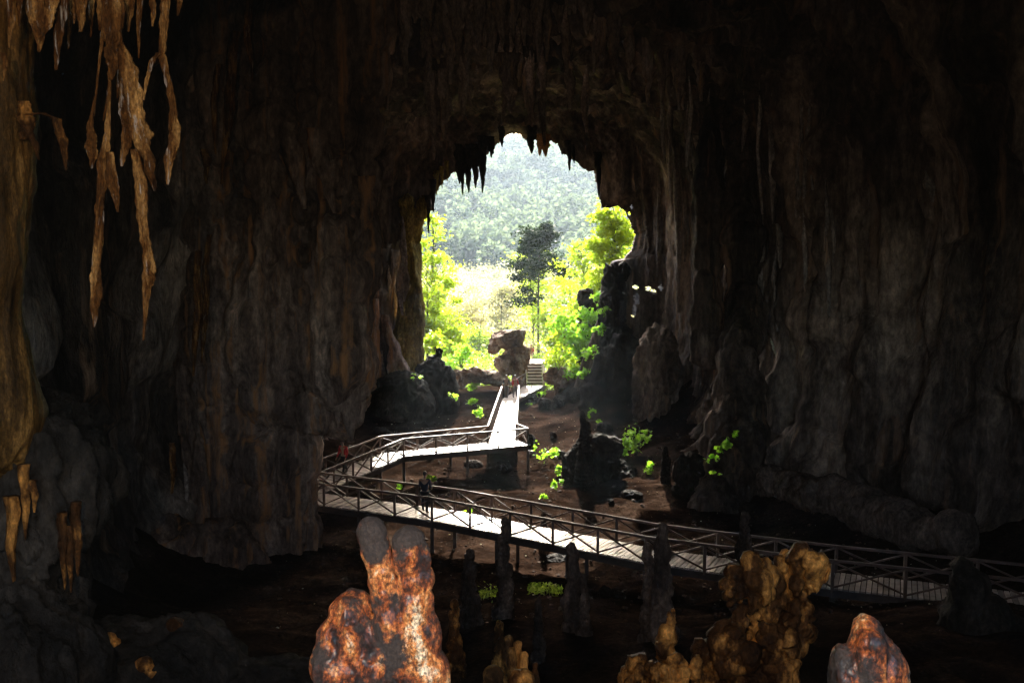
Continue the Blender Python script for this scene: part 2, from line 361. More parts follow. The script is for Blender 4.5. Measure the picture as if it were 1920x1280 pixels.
# normals (pointing into the cave), then relief
def grid_normals(S):
    dU = np.roll(S, -1, 1) - np.roll(S, 1, 1); dV = np.gradient(S, axis=0)
    N = np.cross(dU, dV); N /= np.linalg.norm(N, axis=-1, keepdims=True) + 1e-9
    return N
N = grid_normals(S)
inward = np.array([mc[0], 40, mc[1]]) - S
N *= np.sign((N * inward).sum(-1, keepdims=True) + 1e-9)
edge = np.clip((MY + .1 - S[..., 1]) / 2.0, 0, 1); edge = edge * edge * (3 - 2 * edge)
mid = np.clip((MY - S[..., 1]) / 14, .35, 1) * edge
wall = 1 - np.clip((S[..., 2] - 17) / 4, 0, 1)
wq = np.stack([pn(S, (.25, .25, .1), 31), pn(S, (.25, .25, .1), 57), 0 * edge], -1) * 1.1
Pw = S + wq
D = pn(S, (.1, .1, .07)) * 2.0 * mid
D += (ridge(Pw, (.42, .42, .035), 5) - .4) * (.75 * mid + .1) * edge
D += (ridge(Pw, (1.1, 1.1, .11), 13) - .4) * .36 * edge
D += (ridge(S + wq * .6, (2.6, 2.6, .5), 23) - .4) * .14 * edge
D += pn(S, (.6, .6, .45), 41) * .5 * mid
# broken, downward-stepping edges of draperies
step = pn(S, (.35, .35, .22), 77); D += np.clip((step - .05) * 9, 0, 1) * .45 * mid * (.4 + .6 * wall)
D += pn(S, (5, 5, 2.5), 61) * .05 * edge
S2 = S + N * D[..., None]
I0 = np.arange(ns - 1)[:, None] * NA; J = np.arange(NA)[None, :]; J1 = (J + 1) % NA
Q = np.stack([I0 + J, I0 + J1, I0 + NA + J1, I0 + NA + J], -1).reshape(-1, 4)
Vs = S2.reshape(-1, 3)
# small windows broken through the rock right of the mouth
cen = Vs[Q].mean(1); cx_, cy_ = proj(cen)
vis = (cen[:, 1] > 60) & (cen[:, 1] < 79)
keep = np.ones(len(Q), bool)
for (hx, hy, rx_, ry_) in [(1192, 538, 5, 4), (1194, 560, 5, 10), (1190, 578, 4, 7), (1189, 590, 4, 5), (1216, 541, 5, 5), (1225, 546, 7, 4), (1239, 539, 4, 5), (1180, 402, 2.2, 5), (1184, 388, 2, 4)]:
    keep &= ~(vis & (((cx_ - hx) / rx_) ** 2 + ((cy_ - hy) / ry_) ** 2 < 1 + .5 * np.sin(cx_ * 1.3 + cy_)))
shell = link('cave_walls', np_mesh('cave_walls', Vs, Q[keep]), M['cave'])
tag(shell, kind='structure')

# ================================================================== ROCK BUILDERS
def blob_rock(name, blobs, voxel, mat, disp=(), smooth=6, stretch=(1, 1, 1), parent=None, center=True):
    """blobs: (centre, (rx,ry,rz)[, tilt about y, tilt about x]); voxel-joined, smoothed, then displaced along the normals"""
    bm = bmesh.new()
    for bl in blobs:
        c, r = bl[0], bl[1]; ty = bl[2] if len(bl) > 2 else 0; tx = bl[3] if len(bl) > 3 else 0
        mt = Matrix.Translation(c) @ Matrix.Rotation(ty, 4, 'Y') @ Matrix.Rotation(tx, 4, 'X') @ Matrix.Diagonal((*r, 1))
        bmesh.ops.create_icosphere(bm, subdivisions=3, radius=1, matrix=mt)
    me = bpy.data.meshes.new('tmp'); bm.to_mesh(me); bm.free()
    o = bpy.data.objects.new('tmp', me); COL.objects.link(o)
    m = o.modifiers.new('r', 'REMESH'); m.mode = 'VOXEL'; m.voxel_size = voxel
    s = o.modifiers.new('s', 'SMOOTH'); s.factor = .5; s.iterations = smooth
    dg = bpy.context.evaluated_depsgraph_get(); me2 = bpy.data.meshes.new_from_object(o.evaluated_get(dg))
    bpy.data.objects.remove(o); bpy.data.meshes.remove(me)
    me2.name = name; Vv = coords(me2).astype(float); Nn = normals(me2).astype(float)
    d = np.zeros(len(Vv))
    for kind, sc, amp, off in disp:
        d += (ridge(Vv, sc, off) - .4 if kind == 'r' else pn(Vv, sc, off)) * amp
    Vv = Vv + Nn * d[:, None]
    me2.vertices.foreach_set('co', Vv.astype(np.float32).ravel()); me2.update()
    o = link(name, me2, mat, parent)
    if center and parent is None: recenter(o)
    return o
def chain(p, q, r0, r1, n=8, flat=1.0):
    """ellipsoids strung from p to q, radius r0 -> r1"""
    p, q = Vector(p), Vector(q); out = []
    for k in range(n + 1):
        t = k / n; r = r0 + (r1 - r0) * t; L = (q - p).length / n
        out.append((p.lerp(q, t), (r, r * flat, max(r, L * .9))))
    return out
def spike(name, pts, rad, mat, seg=18, flute=.25, seed=0, parent=None, rows_per=10, flat=1.0, fine=True):
    """wobbly, fluted, tapering rock spike through pts (list of Vector) with radii rad"""
    pts = [Vector(p) for p in pts]; n = len(pts); m = (n - 1) * rows_per + 1
    tt = np.linspace(0, n - 1, m); P = np.array([list(p) for p in pts])
    C = np.stack([np.interp(tt, range(n), P[:, k]) for k in range(3)], 1); Rr = np.interp(tt, range(n), rad)
    for _ in range(2): C[1:-1] = (C[:-2] + C[1:-1] * 2 + C[2:]) / 4; Rr[1:-1] = (Rr[:-2] + Rr[1:-1] * 2 + Rr[2:]) / 4
    a = np.linspace(0, 2 * math.pi, seg, endpoint=False)
    fl = pn(np.stack([np.cos(a)[None, :] * 1.6 + seed + 0 * Rr[:, None], np.sin(a)[None, :] * 1.6 + 0 * Rr[:, None], 0 * a[None, :] + tt[:, None] * .9], -1))
    f2 = pn(np.stack([np.cos(a)[None, :] * 3.5 + seed + 9 + 0 * Rr[:, None], np.sin(a)[None, :] * 3.5 + 0 * Rr[:, None], 0 * a[None, :] + tt[:, None] * 4], -1))
    rr = Rr[:, None] * (1 + flute * fl * 1.8 + flute * .8 * f2)
    ph = pn(np.stack([tt * 1.3, tt * 0 + seed, tt * 0], -1)) * Rr * .7; ph2 = pn(np.stack([tt * 1.3, tt * 0 + seed + 4, tt * 0], -1)) * Rr * .7
    X = C[:, 0:1] + ph[:, None] + rr * np.cos(a); Yy = C[:, 1:2] + ph2[:, None] + rr * np.sin(a) * flat
    Z = np.repeat(C[:, 2:3], seg, 1) + f2 * Rr[:, None] * .15
    if fine:
        q_ = 1 / max(rad); Pf = np.stack([X, Yy, Z], -1); dd = (pn(Pf, (q_ * 1.6, q_ * 1.6, q_ * .5), seed) * .35 + (ridge(Pf, (q_ * 4, q_ * 4, q_ * 1.3), seed + 2) - .4) * .16) * Rr[:, None]
        X = X + dd * np.cos(a); Yy = Yy + dd * np.sin(a)
    V = np.stack([X, Yy, Z], -1).reshape(-1, 3)
    I0 = np.arange(m - 1)[:, None] * seg; J = np.arange(seg)[None, :]; J1 = (J + 1) % seg
    Q = [tuple(q) for q in np.stack([I0 + J, I0 + J1, I0 + seg + J1, I0 + seg + J], -1).reshape(-1, 4)]
    Q.append(tuple(range(seg))[::-1]); Q.append(tuple(range((m - 1) * seg, m * seg)))
    me = bpy.data.meshes.new(name); me.from_pydata([tuple(v) for v in V], [], Q); me.update()
    o = link(name, me, mat, parent)
    if parent is None: recenter(o)
    return o

# ------------------------------------------------------------------ the big buttress on the left, and the near column
def P3(px, py, Y): return at(px, py, Y)
bl = []
for py, xr_, dd in [(-60, 735, 0), (40, 720, 0), (140, 712, 0), (240, 700, 0), (340, 694, 0), (440, 690, 0), (520, 692, 0), (600, 690, 0), (660, 688, 0)]:
    Y = 39
    r = at(xr_, py, Y); l = at(500, py, Y - 1)
    for t in (0, .33, .66, 1):
        c = Vector(l).lerp(r, t); rad = 1.25
        bl.append((Vector((c.x - rad * (1 if t == 1 else .3), c.y + (1 - t) * 1.2, c.z)), (rad, 1.5, 1.7)))
for py, xr_ in [(735, 672), (860, 585), (930, 584), (1000, 590), (1070, 600), (1125, 612)]:
    for t in (0, .5, 1):
        c = at(500, py, 39).lerp(at(xr_, py, 39.4), t)
        bl.append((Vector((c.x - (1.0 if t == 1 else 0), c.y + .4, c.z)), (1.05, 1.3, 1.3)))
for a_, b_, r_ in [(470, 1120, 1.5), (380, 1110, 1.5), (300, 1095, 1.3), (230, 1100, 1.2), (545, 1120, 1.0), (420, 1060, 1.6), (340, 1040, 1.3)]:
    bl.append((at(a_, b_, 38.0), (r_, r_ * .9, r_ * .8)))
for py in range(-60, 1170, 70):
    c = at(440, py, 40); bl.append((c, (1.8, 1.6, 1.8)))
buttress = blob_rock('rock_column', bl, .11, M['buttress'], [('r', (.45, .45, .06), .7, 3), ('r', (1.2, 1.2, .16), .38, 9), ('p', (.3, .3, .25), .8, 5), ('r', (2.6, 2.6, .7), .16, 2), ('p', (5, 5, 3), .07, 8)], smooth=10)
tag(buttress, 'massive brown fluted rock column left of the cave mouth, the walkway bending behind its foot', 'rock column')
for k, (px, y0, y1, wd, lean) in enumerate([(655, 700, 828, 14, 6), (632, 700, 800, 10, 2), (612, 720, 815, 12, -2), (598, 720, 786, 9, 0), (671, 640, 800, 9, 0)]):
    o = spike('stalactite', [at(px - lean, y0, 38.3), at(px, (y0 + y1) / 2, 38.2), at(px + lean / 2, y1, 38.1)], [wd * .034, wd * .022, .05], M['buttress'], seed=k * 3 + 50, flute=.35)
    tag(o, ['longest brown stalactite of the ragged fringe over the walkway bend', 'second stalactite from the right in the fringe, beside the longest', 'middle stalactite of the ragged fringe, slanting to the left',
            'leftmost thin stalactite of the ragged fringe over the walkway bend', 'slim stalactite at the right edge of the ragged fringe, above the red jacket'][k], 'stalactite', 'stalactite fringe over the walkway bend')
for k, (pts, w0, lab) in enumerate([
    ([(545, 230), (552, 310), (571, 392)], .42, 'broad ragged drapery blade hanging on the left part of the brown column'),
    ([(680, 330), (690, 400), (655, 468)], .36, 'short pointed brown drapery tip on the right part of the brown column'),
    ([(596, 240), (612, 330), (628, 400)], .38, 'brown drapery fold between two longer blades on the big column')]):
    o = spike('drapery', [at(a, b, 37.6 - .1 * k) for a, b in pts], [w0, w0 * .8, .07], M['buttress'], seed=k + 80, flute=.4, flat=.6)
    tag(o, lab, 'stalactite')

# near column at the left edge
col = blob_rock('rock_column', [b for a in ((-38, -80, -30, 200, .5, .46), (-30, 200, -28, 420, .43, .4), (-28, 420, -38, 620, .4, .42), (-38, 620, -70, 780, .45, .75)) for b in chain(at(a[0], a[1], 11), at(a[2], a[3], 11), a[4], a[5], 6)],
    .035, M['olive'], [('r', (3, 3, .3), .10, 3), ('r', (8, 8, 1.2), .035, 5), ('p', (1.2, 1.2, .8), .12, 8)])
tag(col, 'olive gold fluted rock column cut by the left edge of the picture', 'rock column')
lb = blob_rock('boulder', [(at(40, 900, 12), (1.0, 1.2, 1.0)), (at(-40, 1000, 12), (1.2, 1.2, 1.5)), (at(110, 850, 12.3), (.55, .8, .35), .5), (at(60, 1150, 12), (.6, .9, 1.1)), (at(110, 960, 12.2), (.35, .7, .5)), (at(-60, 1250, 11), (1.4, 1.4, 1.0))],
    .05, M['dark'], [('p', (1, 1, 1), .3, 3), ('r', (2.5, 2.5, .7), .22, 5), ('r', (7, 7, 3), .09, 2), ('r', (16, 16, 10), .03, 7)])
tag(lb, 'dark rounded boulder with pale specks at the foot of the left edge column', 'boulder')
for k, (px, y0, y1, wd) in enumerate([(118, 960, 1105, 6), (130, 985, 1110, 5), (143, 940, 1080, 6), (45, 870, 1010, 6), (22, 930, 1100, 8), (62, 900, 960, 5)]):
    o = spike('stalactite', [at(px, y0, 10.9), at(px + 2, (y0 + y1) / 2, 10.85), at(px + 3, y1, 10.85)], [wd * .009, wd * .007, .008], M['amber'], seed=k * 5 + 90)
    tag(o, ['left one of three thin amber stalactites on the lower left boulder', 'middle one of three thin amber stalactites on the lower left boulder', 'right and topmost one of three thin amber stalactites on the lower left boulder',
            'dim amber stalactite in the middle of the left trio on the boulder', 'long dim amber stalactite nearest the left edge on the boulder', 'short dim amber stalactite, right one of the left trio on the boulder'][k], 'stalactite', 'amber stalactites on the left boulder')

# ------------------------------------------------------------------ flash-lit stalactites on the left
ST = [  # path (px,py), half widths px, depth, material, label
 ([(206, 140), (203, 225), (196, 300), (187, 400), (181, 500), (177, 560), (176, 613)], [2, 4, 9, 7, 8, 9, 2], 9.0, 'long golden stalactite, leftmost of the two that reach lowest in the upper left', 'golden'),
 ([(178, 180), (168, 240), (172, 275), (173, 316)], [1.5, 5, 12, 2], 9.1, 'short broad golden blade beside the top of the long left stalactite', 'golden'),
 ([(204, 285), (211, 340), (221, 398)], [6, 10, 2], 8.9, 'golden shard slanting right off the long left stalactite', 'golden'),
 ([(205, -40), (212, 60), (240, 130), (254, 200), (268, 260), (280, 310), (290, 358)], [16, 20, 15, 13, 16, 11, 2], 8.8, 'thick pale grey stalactite slanting down to the right among the golden ones', 'golden'),
 ([(214, 60), (211, 110), (208, 150)], [12, 13, 3], 8.7, 'small knobby golden tooth at the upper bend of the thick pale stalactite', 'golden'),
 ([(232, 150), (236, 220), (234, 270), (229, 312)], [7, 10, 9, 2], 8.9, 'short golden blade left of the thick pale stalactite', 'golden'),
 ([(250, 280), (262, 350), (268, 420), (278, 500), (274, 560), (269, 638)], [8, 11, 7, 10, 5, 2], 8.9, 'long thin golden stalactite, right one of the two that reach lowest', 'golden'),
 ([(276, 500), (287, 522), (284, 536)], [3, 5, 2], 8.85, 'small golden thorn on the right side of the long right stalactite', 'golden'),
 ([(309, -40), (308, 40), (301, 108)], [9, 8, 7], 8.8, 'pale pinkish stalactite stem that forks in two', 'golden'),
 ([(299, 100), (281, 125), (274, 155), (269, 188)], [6, 4, 3, 1.5], 8.8, 'thin left prong below the forked stalactite stem', 'golden'),
 ([(301, 100), (313, 145), (322, 190), (327, 240), (318, 300), (314, 346)], [7, 6, 5, 10, 8, 2], 8.8, 'long right prong below the forked stalactite stem, swollen low down', 'golden'),
 ([(192, 60), (190, 85), (184, 140), (177, 218)], [3, 3, 2.2, 1.2], 9.2, 'needle thin stalactite left of its twin under the golden tooth', 'golden'),
 ([(206, 145), (203, 175), (194, 226)], [3, 2.5, 1.2], 9.2, 'needle thin stalactite hanging just below the knobby golden tooth', 'golden'),
 ([(70, -40), (75, 40), (73, 98)], [24, 20, 3], 8.6, 'broad blunt grey stalactite in the top left corner', 'golden'),
 ([(118, -40), (112, 60), (105, 132)], [10, 9, 2], 8.8, 'slim brown stalactite right of the blunt grey one', 'golden'),
 ([(155, -40), (154, 20), (150, 60)], [11, 9, 3], 8.7, 'short knobbly stalactite at the top edge, second right of the blunt grey one', 'golden'),
 ([(44, 190), (52, 225), (48, 262)], [10, 14, 9], 10.5, 'orange knob bulging from the left edge column', 'amber'),
 ([(50, 215), (82, 212), (106, 225), (117, 265), (124, 320)], [9, 7, 8, 8, 1.5], 10.4, 'bright spiky stalactite with white tip right of the edge column', 'amber'),
 ([(48, 235), (66, 268), (74, 300)], [9, 6, 1.5], 10.4, 'small dim stalactite between orange knob and spiky white tipped one', 'amber'),
]
XT = [(140, -30, 45, 7), (172, -30, 70, 6), (188, -40, 58, 9), (226, -40, 90, 7), (243, -40, 60, 8), (262, -30, 110, 5), (288, -40, 50, 6), (335, -40, 30, 6), (20, -40, 90, 7), (8, 100, 152, 5), (38, -40, 50, 6), (130, 20, 92, 4), (222, 110, 185, 4), (243, 190, 262, 4), (262, 330, 398, 3), (215, 30, 120, 3), (90, -40, 40, 7)]
XL_ = ['short tooth', 'narrow tooth', 'stubby lobe', 'slim tooth', 'knobby tooth', 'thin spike', 'small tooth', 'tiny tooth', 'dull slim spike', 'dull short spike', 'small dull tooth', 'faint needle', 'small spur', 'little thorn', 'thin thorn', 'dim sliver', 'blunt small tooth']
XW = ['between the slim brown stalactite and the knobbly one', 'just left of the twin needle stalactites', 'left of the thick pale stalactite root', 'at the root of the thick pale stalactite', 'right of the thick pale stalactite root', 'between the thick pale stalactite and the forked stem', 'just left of the forked stem', 'right of the forked stem', 'in the corner left of the blunt grey stalactite', 'beside the top of the edge column', 'touching the blunt grey stalactite on its left', 'right of the slim brown stalactite', 'on the left side of the thick pale stalactite bend', 'in the hollow under the thick pale stalactite bend', 'on the left of the long right stalactite', 'in front of the knobby golden tooth', 'between the blunt grey and the slim brown stalactites']
for k, (px, y0, y1, wd) in enumerate(XT):
    ST.append(([(px, y0), (px + (k * 7 % 5) - 2, (y0 + y1) / 2), (px - 2, y1)], [wd, wd * .9, 1.2], 9.3 + .08 * (k % 4), XL_[k] + ' of golden brown stone ' + XW[k], 'golden'))
M['amber2'] = M['amber']
for k, (pts, ws, Y, lab, mt) in enumerate(ST):
    o = spike('stalactite', [at(a, b, Y - .04 * (i % 2)) for i, (a, b) in enumerate(pts)], [x * .88 * Y / F for x in ws], M[mt], seed=k * 7.3, flute=.5, rows_per=22, seg=40, flat=.7)
    tag(o, lab, 'stalactite')
ceil_roots = blob_rock('ceiling_rock', [(at(180, -150, 9.2), (1.1, .9, .5)), (at(60, -160, 9), (1., .9, .5)), (at(320, -140, 9.2), (.6, .6, .4))], .05, M['dark'], [('p', (1, 1, 1), .2, 3)])
tag(ceil_roots, kind='structure')
# a ledge that joins the near hanging pieces
lg = spike('stalactite', [at(30, 130, 10.9), at(8, 150, 10.9), at(2, 165, 10.9)], [.03, .05, .01], M['golden'], seed=4)
tag(lg, 'tiny golden stalactite at the very left edge beside the column', 'stalactite')

# drapery streaks on the back left wall, reached by the flash
for k, (pts, w0, lab) in enumerate([
    ([(441, 60), (431, 200), (416, 345)], 6, 'long brown drapery streak on the dark wall left of the big column'),
    ([(381, 280), (386, 300), (388, 345)], 5, 'short twin tipped drapery on the dark left wall'),
    ([(410, 120), (400, 190), (405, 290)], 4, 'faint narrow drapery streak left of the long brown one'),
    ([(372, 470), (370, 600), (362, 705)], 5, 'low dull brown drapery streak on the dark left wall'),
    ([(392, 440), (385, 560), (378, 680)], 4, 'low dull brown drapery right of its lower twin on the left wall'),
    ([(470, -20), (465, 60), (472, 150)], 5, 'brown drapery streak at the top edge left of the big column'),
    ([(322, 830), (324, 880), (322, 925)], 4, 'faint brown drip streak low on the dark left wall')]):
    o = spike('drapery', [at(a, b, 33 + .3 * k) for a, b in pts], [w0 * .02, w0 * .026, .03], M['golden'], seed=k + 130, flute=.4)
    tag(o, lab, 'stalactite')

# ------------------------------------------------------------------ flowstone relief fused to the back walls
def relief(name, items, mat):
    obs = []
    for k, (pts, w_) in enumerate(items):
        P = [wall_hit(a, b) for a, b in pts]; q = w_ * P[0].length / F; d0 = ray(*pts[0]).normalized()
        Yk = min(p.y for p in P[:1] + P[-1:]); n_ = len(P)
        P = [at(a, b, min(p.y, Yk + 1.5) - q * .3) for (a, b), p in zip(pts, P)]
        obs.append(spike('tmp', P, [q * .12] + [q] * (n_ - 2) + [.05], mat, seed=k * 2.3 + 400, flute=.45, rows_per=10, seg=16, flat=.8))
    bm = bmesh.new()
    for o in obs:
        me = o.data.copy(); me.transform(Matrix.Translation(o.location)); bm.from_mesh(me); bpy.data.meshes.remove(me); bpy.data.objects.remove(o)
    o = bm_link(name, bm, mat, None, True); tag(o, kind='structure'); return o
_r = random.Random(21)
it = [([(1296, 250), (1312, 380), (1335, 500), (1346, 620)], 8), ([(1378, 300), (1368, 420), (1360, 540), (1364, 650)], 7), ([(1318, 260), (1330, 400), (1342, 560)], 6), ([(1260, 230), (1270, 380), (1274, 560)], 8),
      ([(1272, 130), (1276, 170), (1282, 206)], 9), ([(1400, 330), (1405, 480), (1400, 640)], 8), ([(1430, 380), (1428, 480), (1425, 600)], 7), ([(1235, 330), (1238, 430), (1232, 520)], 6), ([(1450, 250), (1446, 330), (1450, 420)], 6),
      ([(1340, 240), (1350, 330), (1352, 440)], 6), ([(1500, 250), (1496, 330), (1500, 410)], 6), ([(1735, 320), (1742, 350), (1748, 380)], 9)]
for k in range(26):
    px = _r.uniform(1230, 1560); y0 = _r.uniform(130, 480); it.append(([(px, y0), (px + _r.uniform(-6, 6), y0 + 60), (px + _r.uniform(-8, 8), y0 + _r.uniform(100, 190))], _r.uniform(3, 6)))
relief('wall_flowstone', it, M['flow'])
it = []
for k in range(60):
    px = _r.uniform(470, 1140); y0 = _r.uniform(-40, 130 if px > 690 else 420); L = _r.uniform(50, 150)
    it.append(([(px, y0), (px + _r.uniform(-5, 5), y0 + L * .5), (px + _r.uniform(-6, 6), y0 + L)], _r.uniform(4, 9)))
for k in range(22):
    px = _r.uniform(690, 760); y0 = _r.uniform(380, 700); L = _r.uniform(50, 130)
    it.append(([(px, y0), (px + _r.uniform(-4, 4), y0 + L * .5), (px + _r.uniform(-4, 8), y0 + L)], _r.uniform(3, 6)))
relief('ceiling_flowstone', it, M['drip'])
it = []
for k in range(34):
    px = _r.uniform(335, 490); y0 = _r.uniform(0, 800); L = _r.uniform(60, 220)
    it.append(([(px, y0), (px + _r.uniform(-5, 5), y0 + L * .5), (px + _r.uniform(-8, 4), y0 + L)], _r.uniform(2, 5)))
relief('left_wall_flowstone', it, M['drip'])

# ------------------------------------------------------------------ ceiling stalactites
CE = [(725, 60, 206, 12), (681, 90, 160, 8), (631, 150, 247, 9), (667, 110, 190, 9), (777, -30, 44, 12), (844, 50, 158, 11), (875, 40, 141, 11), (858, 20, 100, 12), (897, 10, 104, 10), (920, 40, 141, 8),
      (983, -20, 87, 10), (1008, 40, 118, 7), (1025, 20, 116, 7), (1049, -20, 62, 10), (1077, -30, 26, 11), (1100, -30, 66, 16), (800, 20, 96, 12), (822, 0, 120, 14), (940, 0, 90, 11), (962, 10, 70, 9),
      (745, 30, 120, 12), (760, 60, 165, 8), (700, 20, 130, 14), (1272, 120, 206, 10), (1314, 120, 190, 7), (1240, 140, 190, 7), (1215, 130, 200, 6), (590, 20, 110, 12), (620, 40, 130, 10), (650, 10, 120, 12),
      (560, 60, 160, 10), (832, 200, 262, 8), (812, 205, 300, 7), (955, 170, 212, 8), (1128, 90, 130, 8), (1150, 95, 140, 6), (1180, 105, 150, 7)]
for k, (px, y0, y1, wd) in enumerate(CE):
    Y = 46 + (k * 37 % 7) * .5 if y0 < 100 else 52
    wd *= 1.25
    o = spike('stalactite', [at(px, y0 - 70, Y), at(px + 1, y0, Y), at(px, (y0 + y1) / 2, Y), at(px + 1, y1, Y)], [wd * 1.5 * Y / F, wd * Y / F, wd * .6 * Y / F, .05], M['drip'], seed=k * 3.7, flute=.45)
    own = {0: 'long curved brown stalactite, tip hanging lowest in the upper left of the ceiling crowd', 1: 'short pale tooth left of the long curved ceiling stalactite', 2: 'slender brown stalactite at the top of the big brown column',
           5: 'brown stalactite with a pale side, left one of a pair above the black teeth', 6: 'brown stalactite, right one of a pair above the black teeth', 10: 'broad brown stalactite at the top edge straight above the mouth', 15: 'blunt wide stalactite at the right end of the ceiling crowd',
           23: 'pale grey stalactite on the ledge up right of the mouth', 24: 'dim short stalactite right of the pale grey one on the ledge', 31: 'dim small stalactite low above the left shoulder of the mouth', 33: 'small dim stalactite just above the peak of the mouth'}.get(k)
    tag(o, own or 'dull brown stalactite in the crowd hanging from the ceiling above the cave mouth', 'stalactite', 'ceiling stalactites above the mouth')
MT = [(861, 285, 345, 9, 'leftmost finger of the black stalactites at the upper left of the mouth'), (867, 300, 366, 6, 'second black finger, longest of the left pair hanging in the mouth'),
      (878, 285, 362, 9, 'blunt black stalactite in the middle of the row hanging in the mouth'), (891, 285, 353, 9, 'short black stalactite just left of the sharp one hanging in the mouth'),
      (904, 270, 362, 9, 'sharp black stalactite, rightmost of the row hanging in the mouth'), (996, 250, 288, 9, 'black rounded knob hanging beside the orange drapery at the mouth top'),
      (1067, 278, 320, 5, 'thin lone black stalactite right of the mouth top'), (1076, 285, 306, 3, 'tiny black tooth right of the lone thin stalactite'), (1122, 300, 372, 6, 'long black rib down the upper right edge of the mouth'),
      (941, 250, 276, 5, 'small black tooth left of the mouth top'), (921, 270, 296, 6, 'black tooth on the upper left edge above the sharp stalactite'), (803, 380, 438, 5, 'thin hanging stalactite in the left corner gap of the mouth'),
      (812, 350, 398, 5, 'brown tooth above the left corner gap of the mouth')]
for k, (px, y0, y1, wd, lab) in enumerate(MT):
    Y = 72.6 - .05 * k
    o = spike('stalactite', [at(px - 2, y0 - 14, Y), at(px, y0 + 8, Y), at(px, (y0 + y1) / 2 + 4, Y), at(px + 1, y1, Y)], [wd * 1.2 * Y / F, wd * .9 * Y / F, wd * .6 * Y / F, .03], M['dark'], seed=k * 5.1, flute=.3)
    tag(o, 'row of teeth: ' + lab if False else lab, 'stalactite')
M['yellow_lit'] = rock_mat('yellow_lit_rock', [(.03, .02, .004), (.2, .14, .025), (.5, .34, .08)], .9, (1, 1, .3), None, bump=.8, bscale=4, bdist=.1)  # yellow light at the left of the mouth put into the rock colour
M['orange_drape'] = rock_mat('orange_drapery_rock', [(.3, .12, .03), (.6, .3, .1), (.7, .42, .2)], 1.5, (1, 1, .3), None, bump=.5, bscale=5, bdist=.05)
for k, (a, b, c, wd, lab) in enumerate([(1012, 252, 292, 6, 'narrow orange drapery tip at the top of the mouth'), (1023, 252, 294, 8, 'broad orange drapery tip at the top of the mouth, right of the narrow one')]):
    o = spike('drapery', [at(a, b, 72.2), at(a, (b + c) / 2, 72.2), at(a, c, 72.2)], [wd * .04, wd * .036, .04], M['orange_drape'], seed=k, flute=.3)
    tag(o, lab, 'stalactite')

for k, (px, y0, y1, wd) in enumerate([(797, 376, 412, 4), (788, 392, 446, 4), (781, 400, 432, 3), (818, 330, 366, 4), (828, 322, 352, 3), (838, 312, 340, 3), (752, 425, 462, 4), (760, 420, 448, 3)]):
    o = spike('stalactite', [at(px, y0 - 10, 72.7), at(px, y0, 72.7), at(px + 1, (y0 + y1) / 2, 72.7), at(px + 1, y1, 72.7)], [wd * .05, wd * .04, wd * .026, .02], M['yellow_lit'], seed=k * 3 + 900, flute=.4)  # yellow light on these teeth is part of their colour
    tag(o, ['olive tooth on the left edge of the mouth, beside the hanging corner stalactite', 'long olive drip over the left corner column of the mouth', 'short olive drip left of the long one over the corner column', 'lowest olive tooth on the upper left slope of the mouth edge', 'middle olive tooth on the upper left slope of the mouth edge',
            'small upper olive tooth on the left slope of the mouth edge', 'olive drip on the wall just left of the sunlit mouth column', 'tiny olive drip at the head of the sunlit mouth column'][k], 'stalactite', 'olive teeth on the left edge of the mouth')

# column standing in the left of the mouth (behind it shows a slit of daylight)
cl = blob_rock('rock_column', chain(at(771, 466, 72.3), at(771, 540, 72.2), .55, .75, 6) + chain(at(771, 540, 72.2), at(766, 640, 71.6), .75, 1.0, 6) + chain(at(766, 640, 71.6), at(764, 770, 71), 1.0, 1.5, 6)
    + chain(at(768, 460, 72.3), at(764, 380, 72.2), .3, .5, 5) + chain(at(777, 458, 72.3), at(790, 385, 72.2), .22, .4, 5), .06, M['yellow_lit'],
    [('r', (1.3, 1.3, .2), .2, 3), ('r', (3.2, 3.2, .6), .14, 5), ('p', (.7, .7, .5), .2, 8), ('r', (6, 6, 2), .05, 5)])
tag(cl, 'sunlit fluted rock column standing in the left side of the cave mouth', 'rock column')
for k, (pts, r) in enumerate([([(704, 560), (702, 650), (712, 720)], .32), ([(722, 590), (735, 650), (745, 700)], .4), ([(738, 640), (752, 690), (765, 740)], .45), ([(712, 480), (706, 560), (704, 600)], .25)]):
    o = spike('drapery', [at(a, b, 68.5 + k * .4) for a, b in pts], [r * .5, r, r * 1.1], M['buttress'], seed=k + 200, flute=.5)
    tag(o, ['tall pale rock rib on the wall left of the mouth, nearest the brown column', 'rock rib with a sunlit edge in the middle of the wall left of the mouth', 'lowest rock rib beside the sunlit column in the mouth', 'highest slim rock rib on the wall left of the mouth'][k], 'rock rib', 'sunlit ribs left of the mouth')

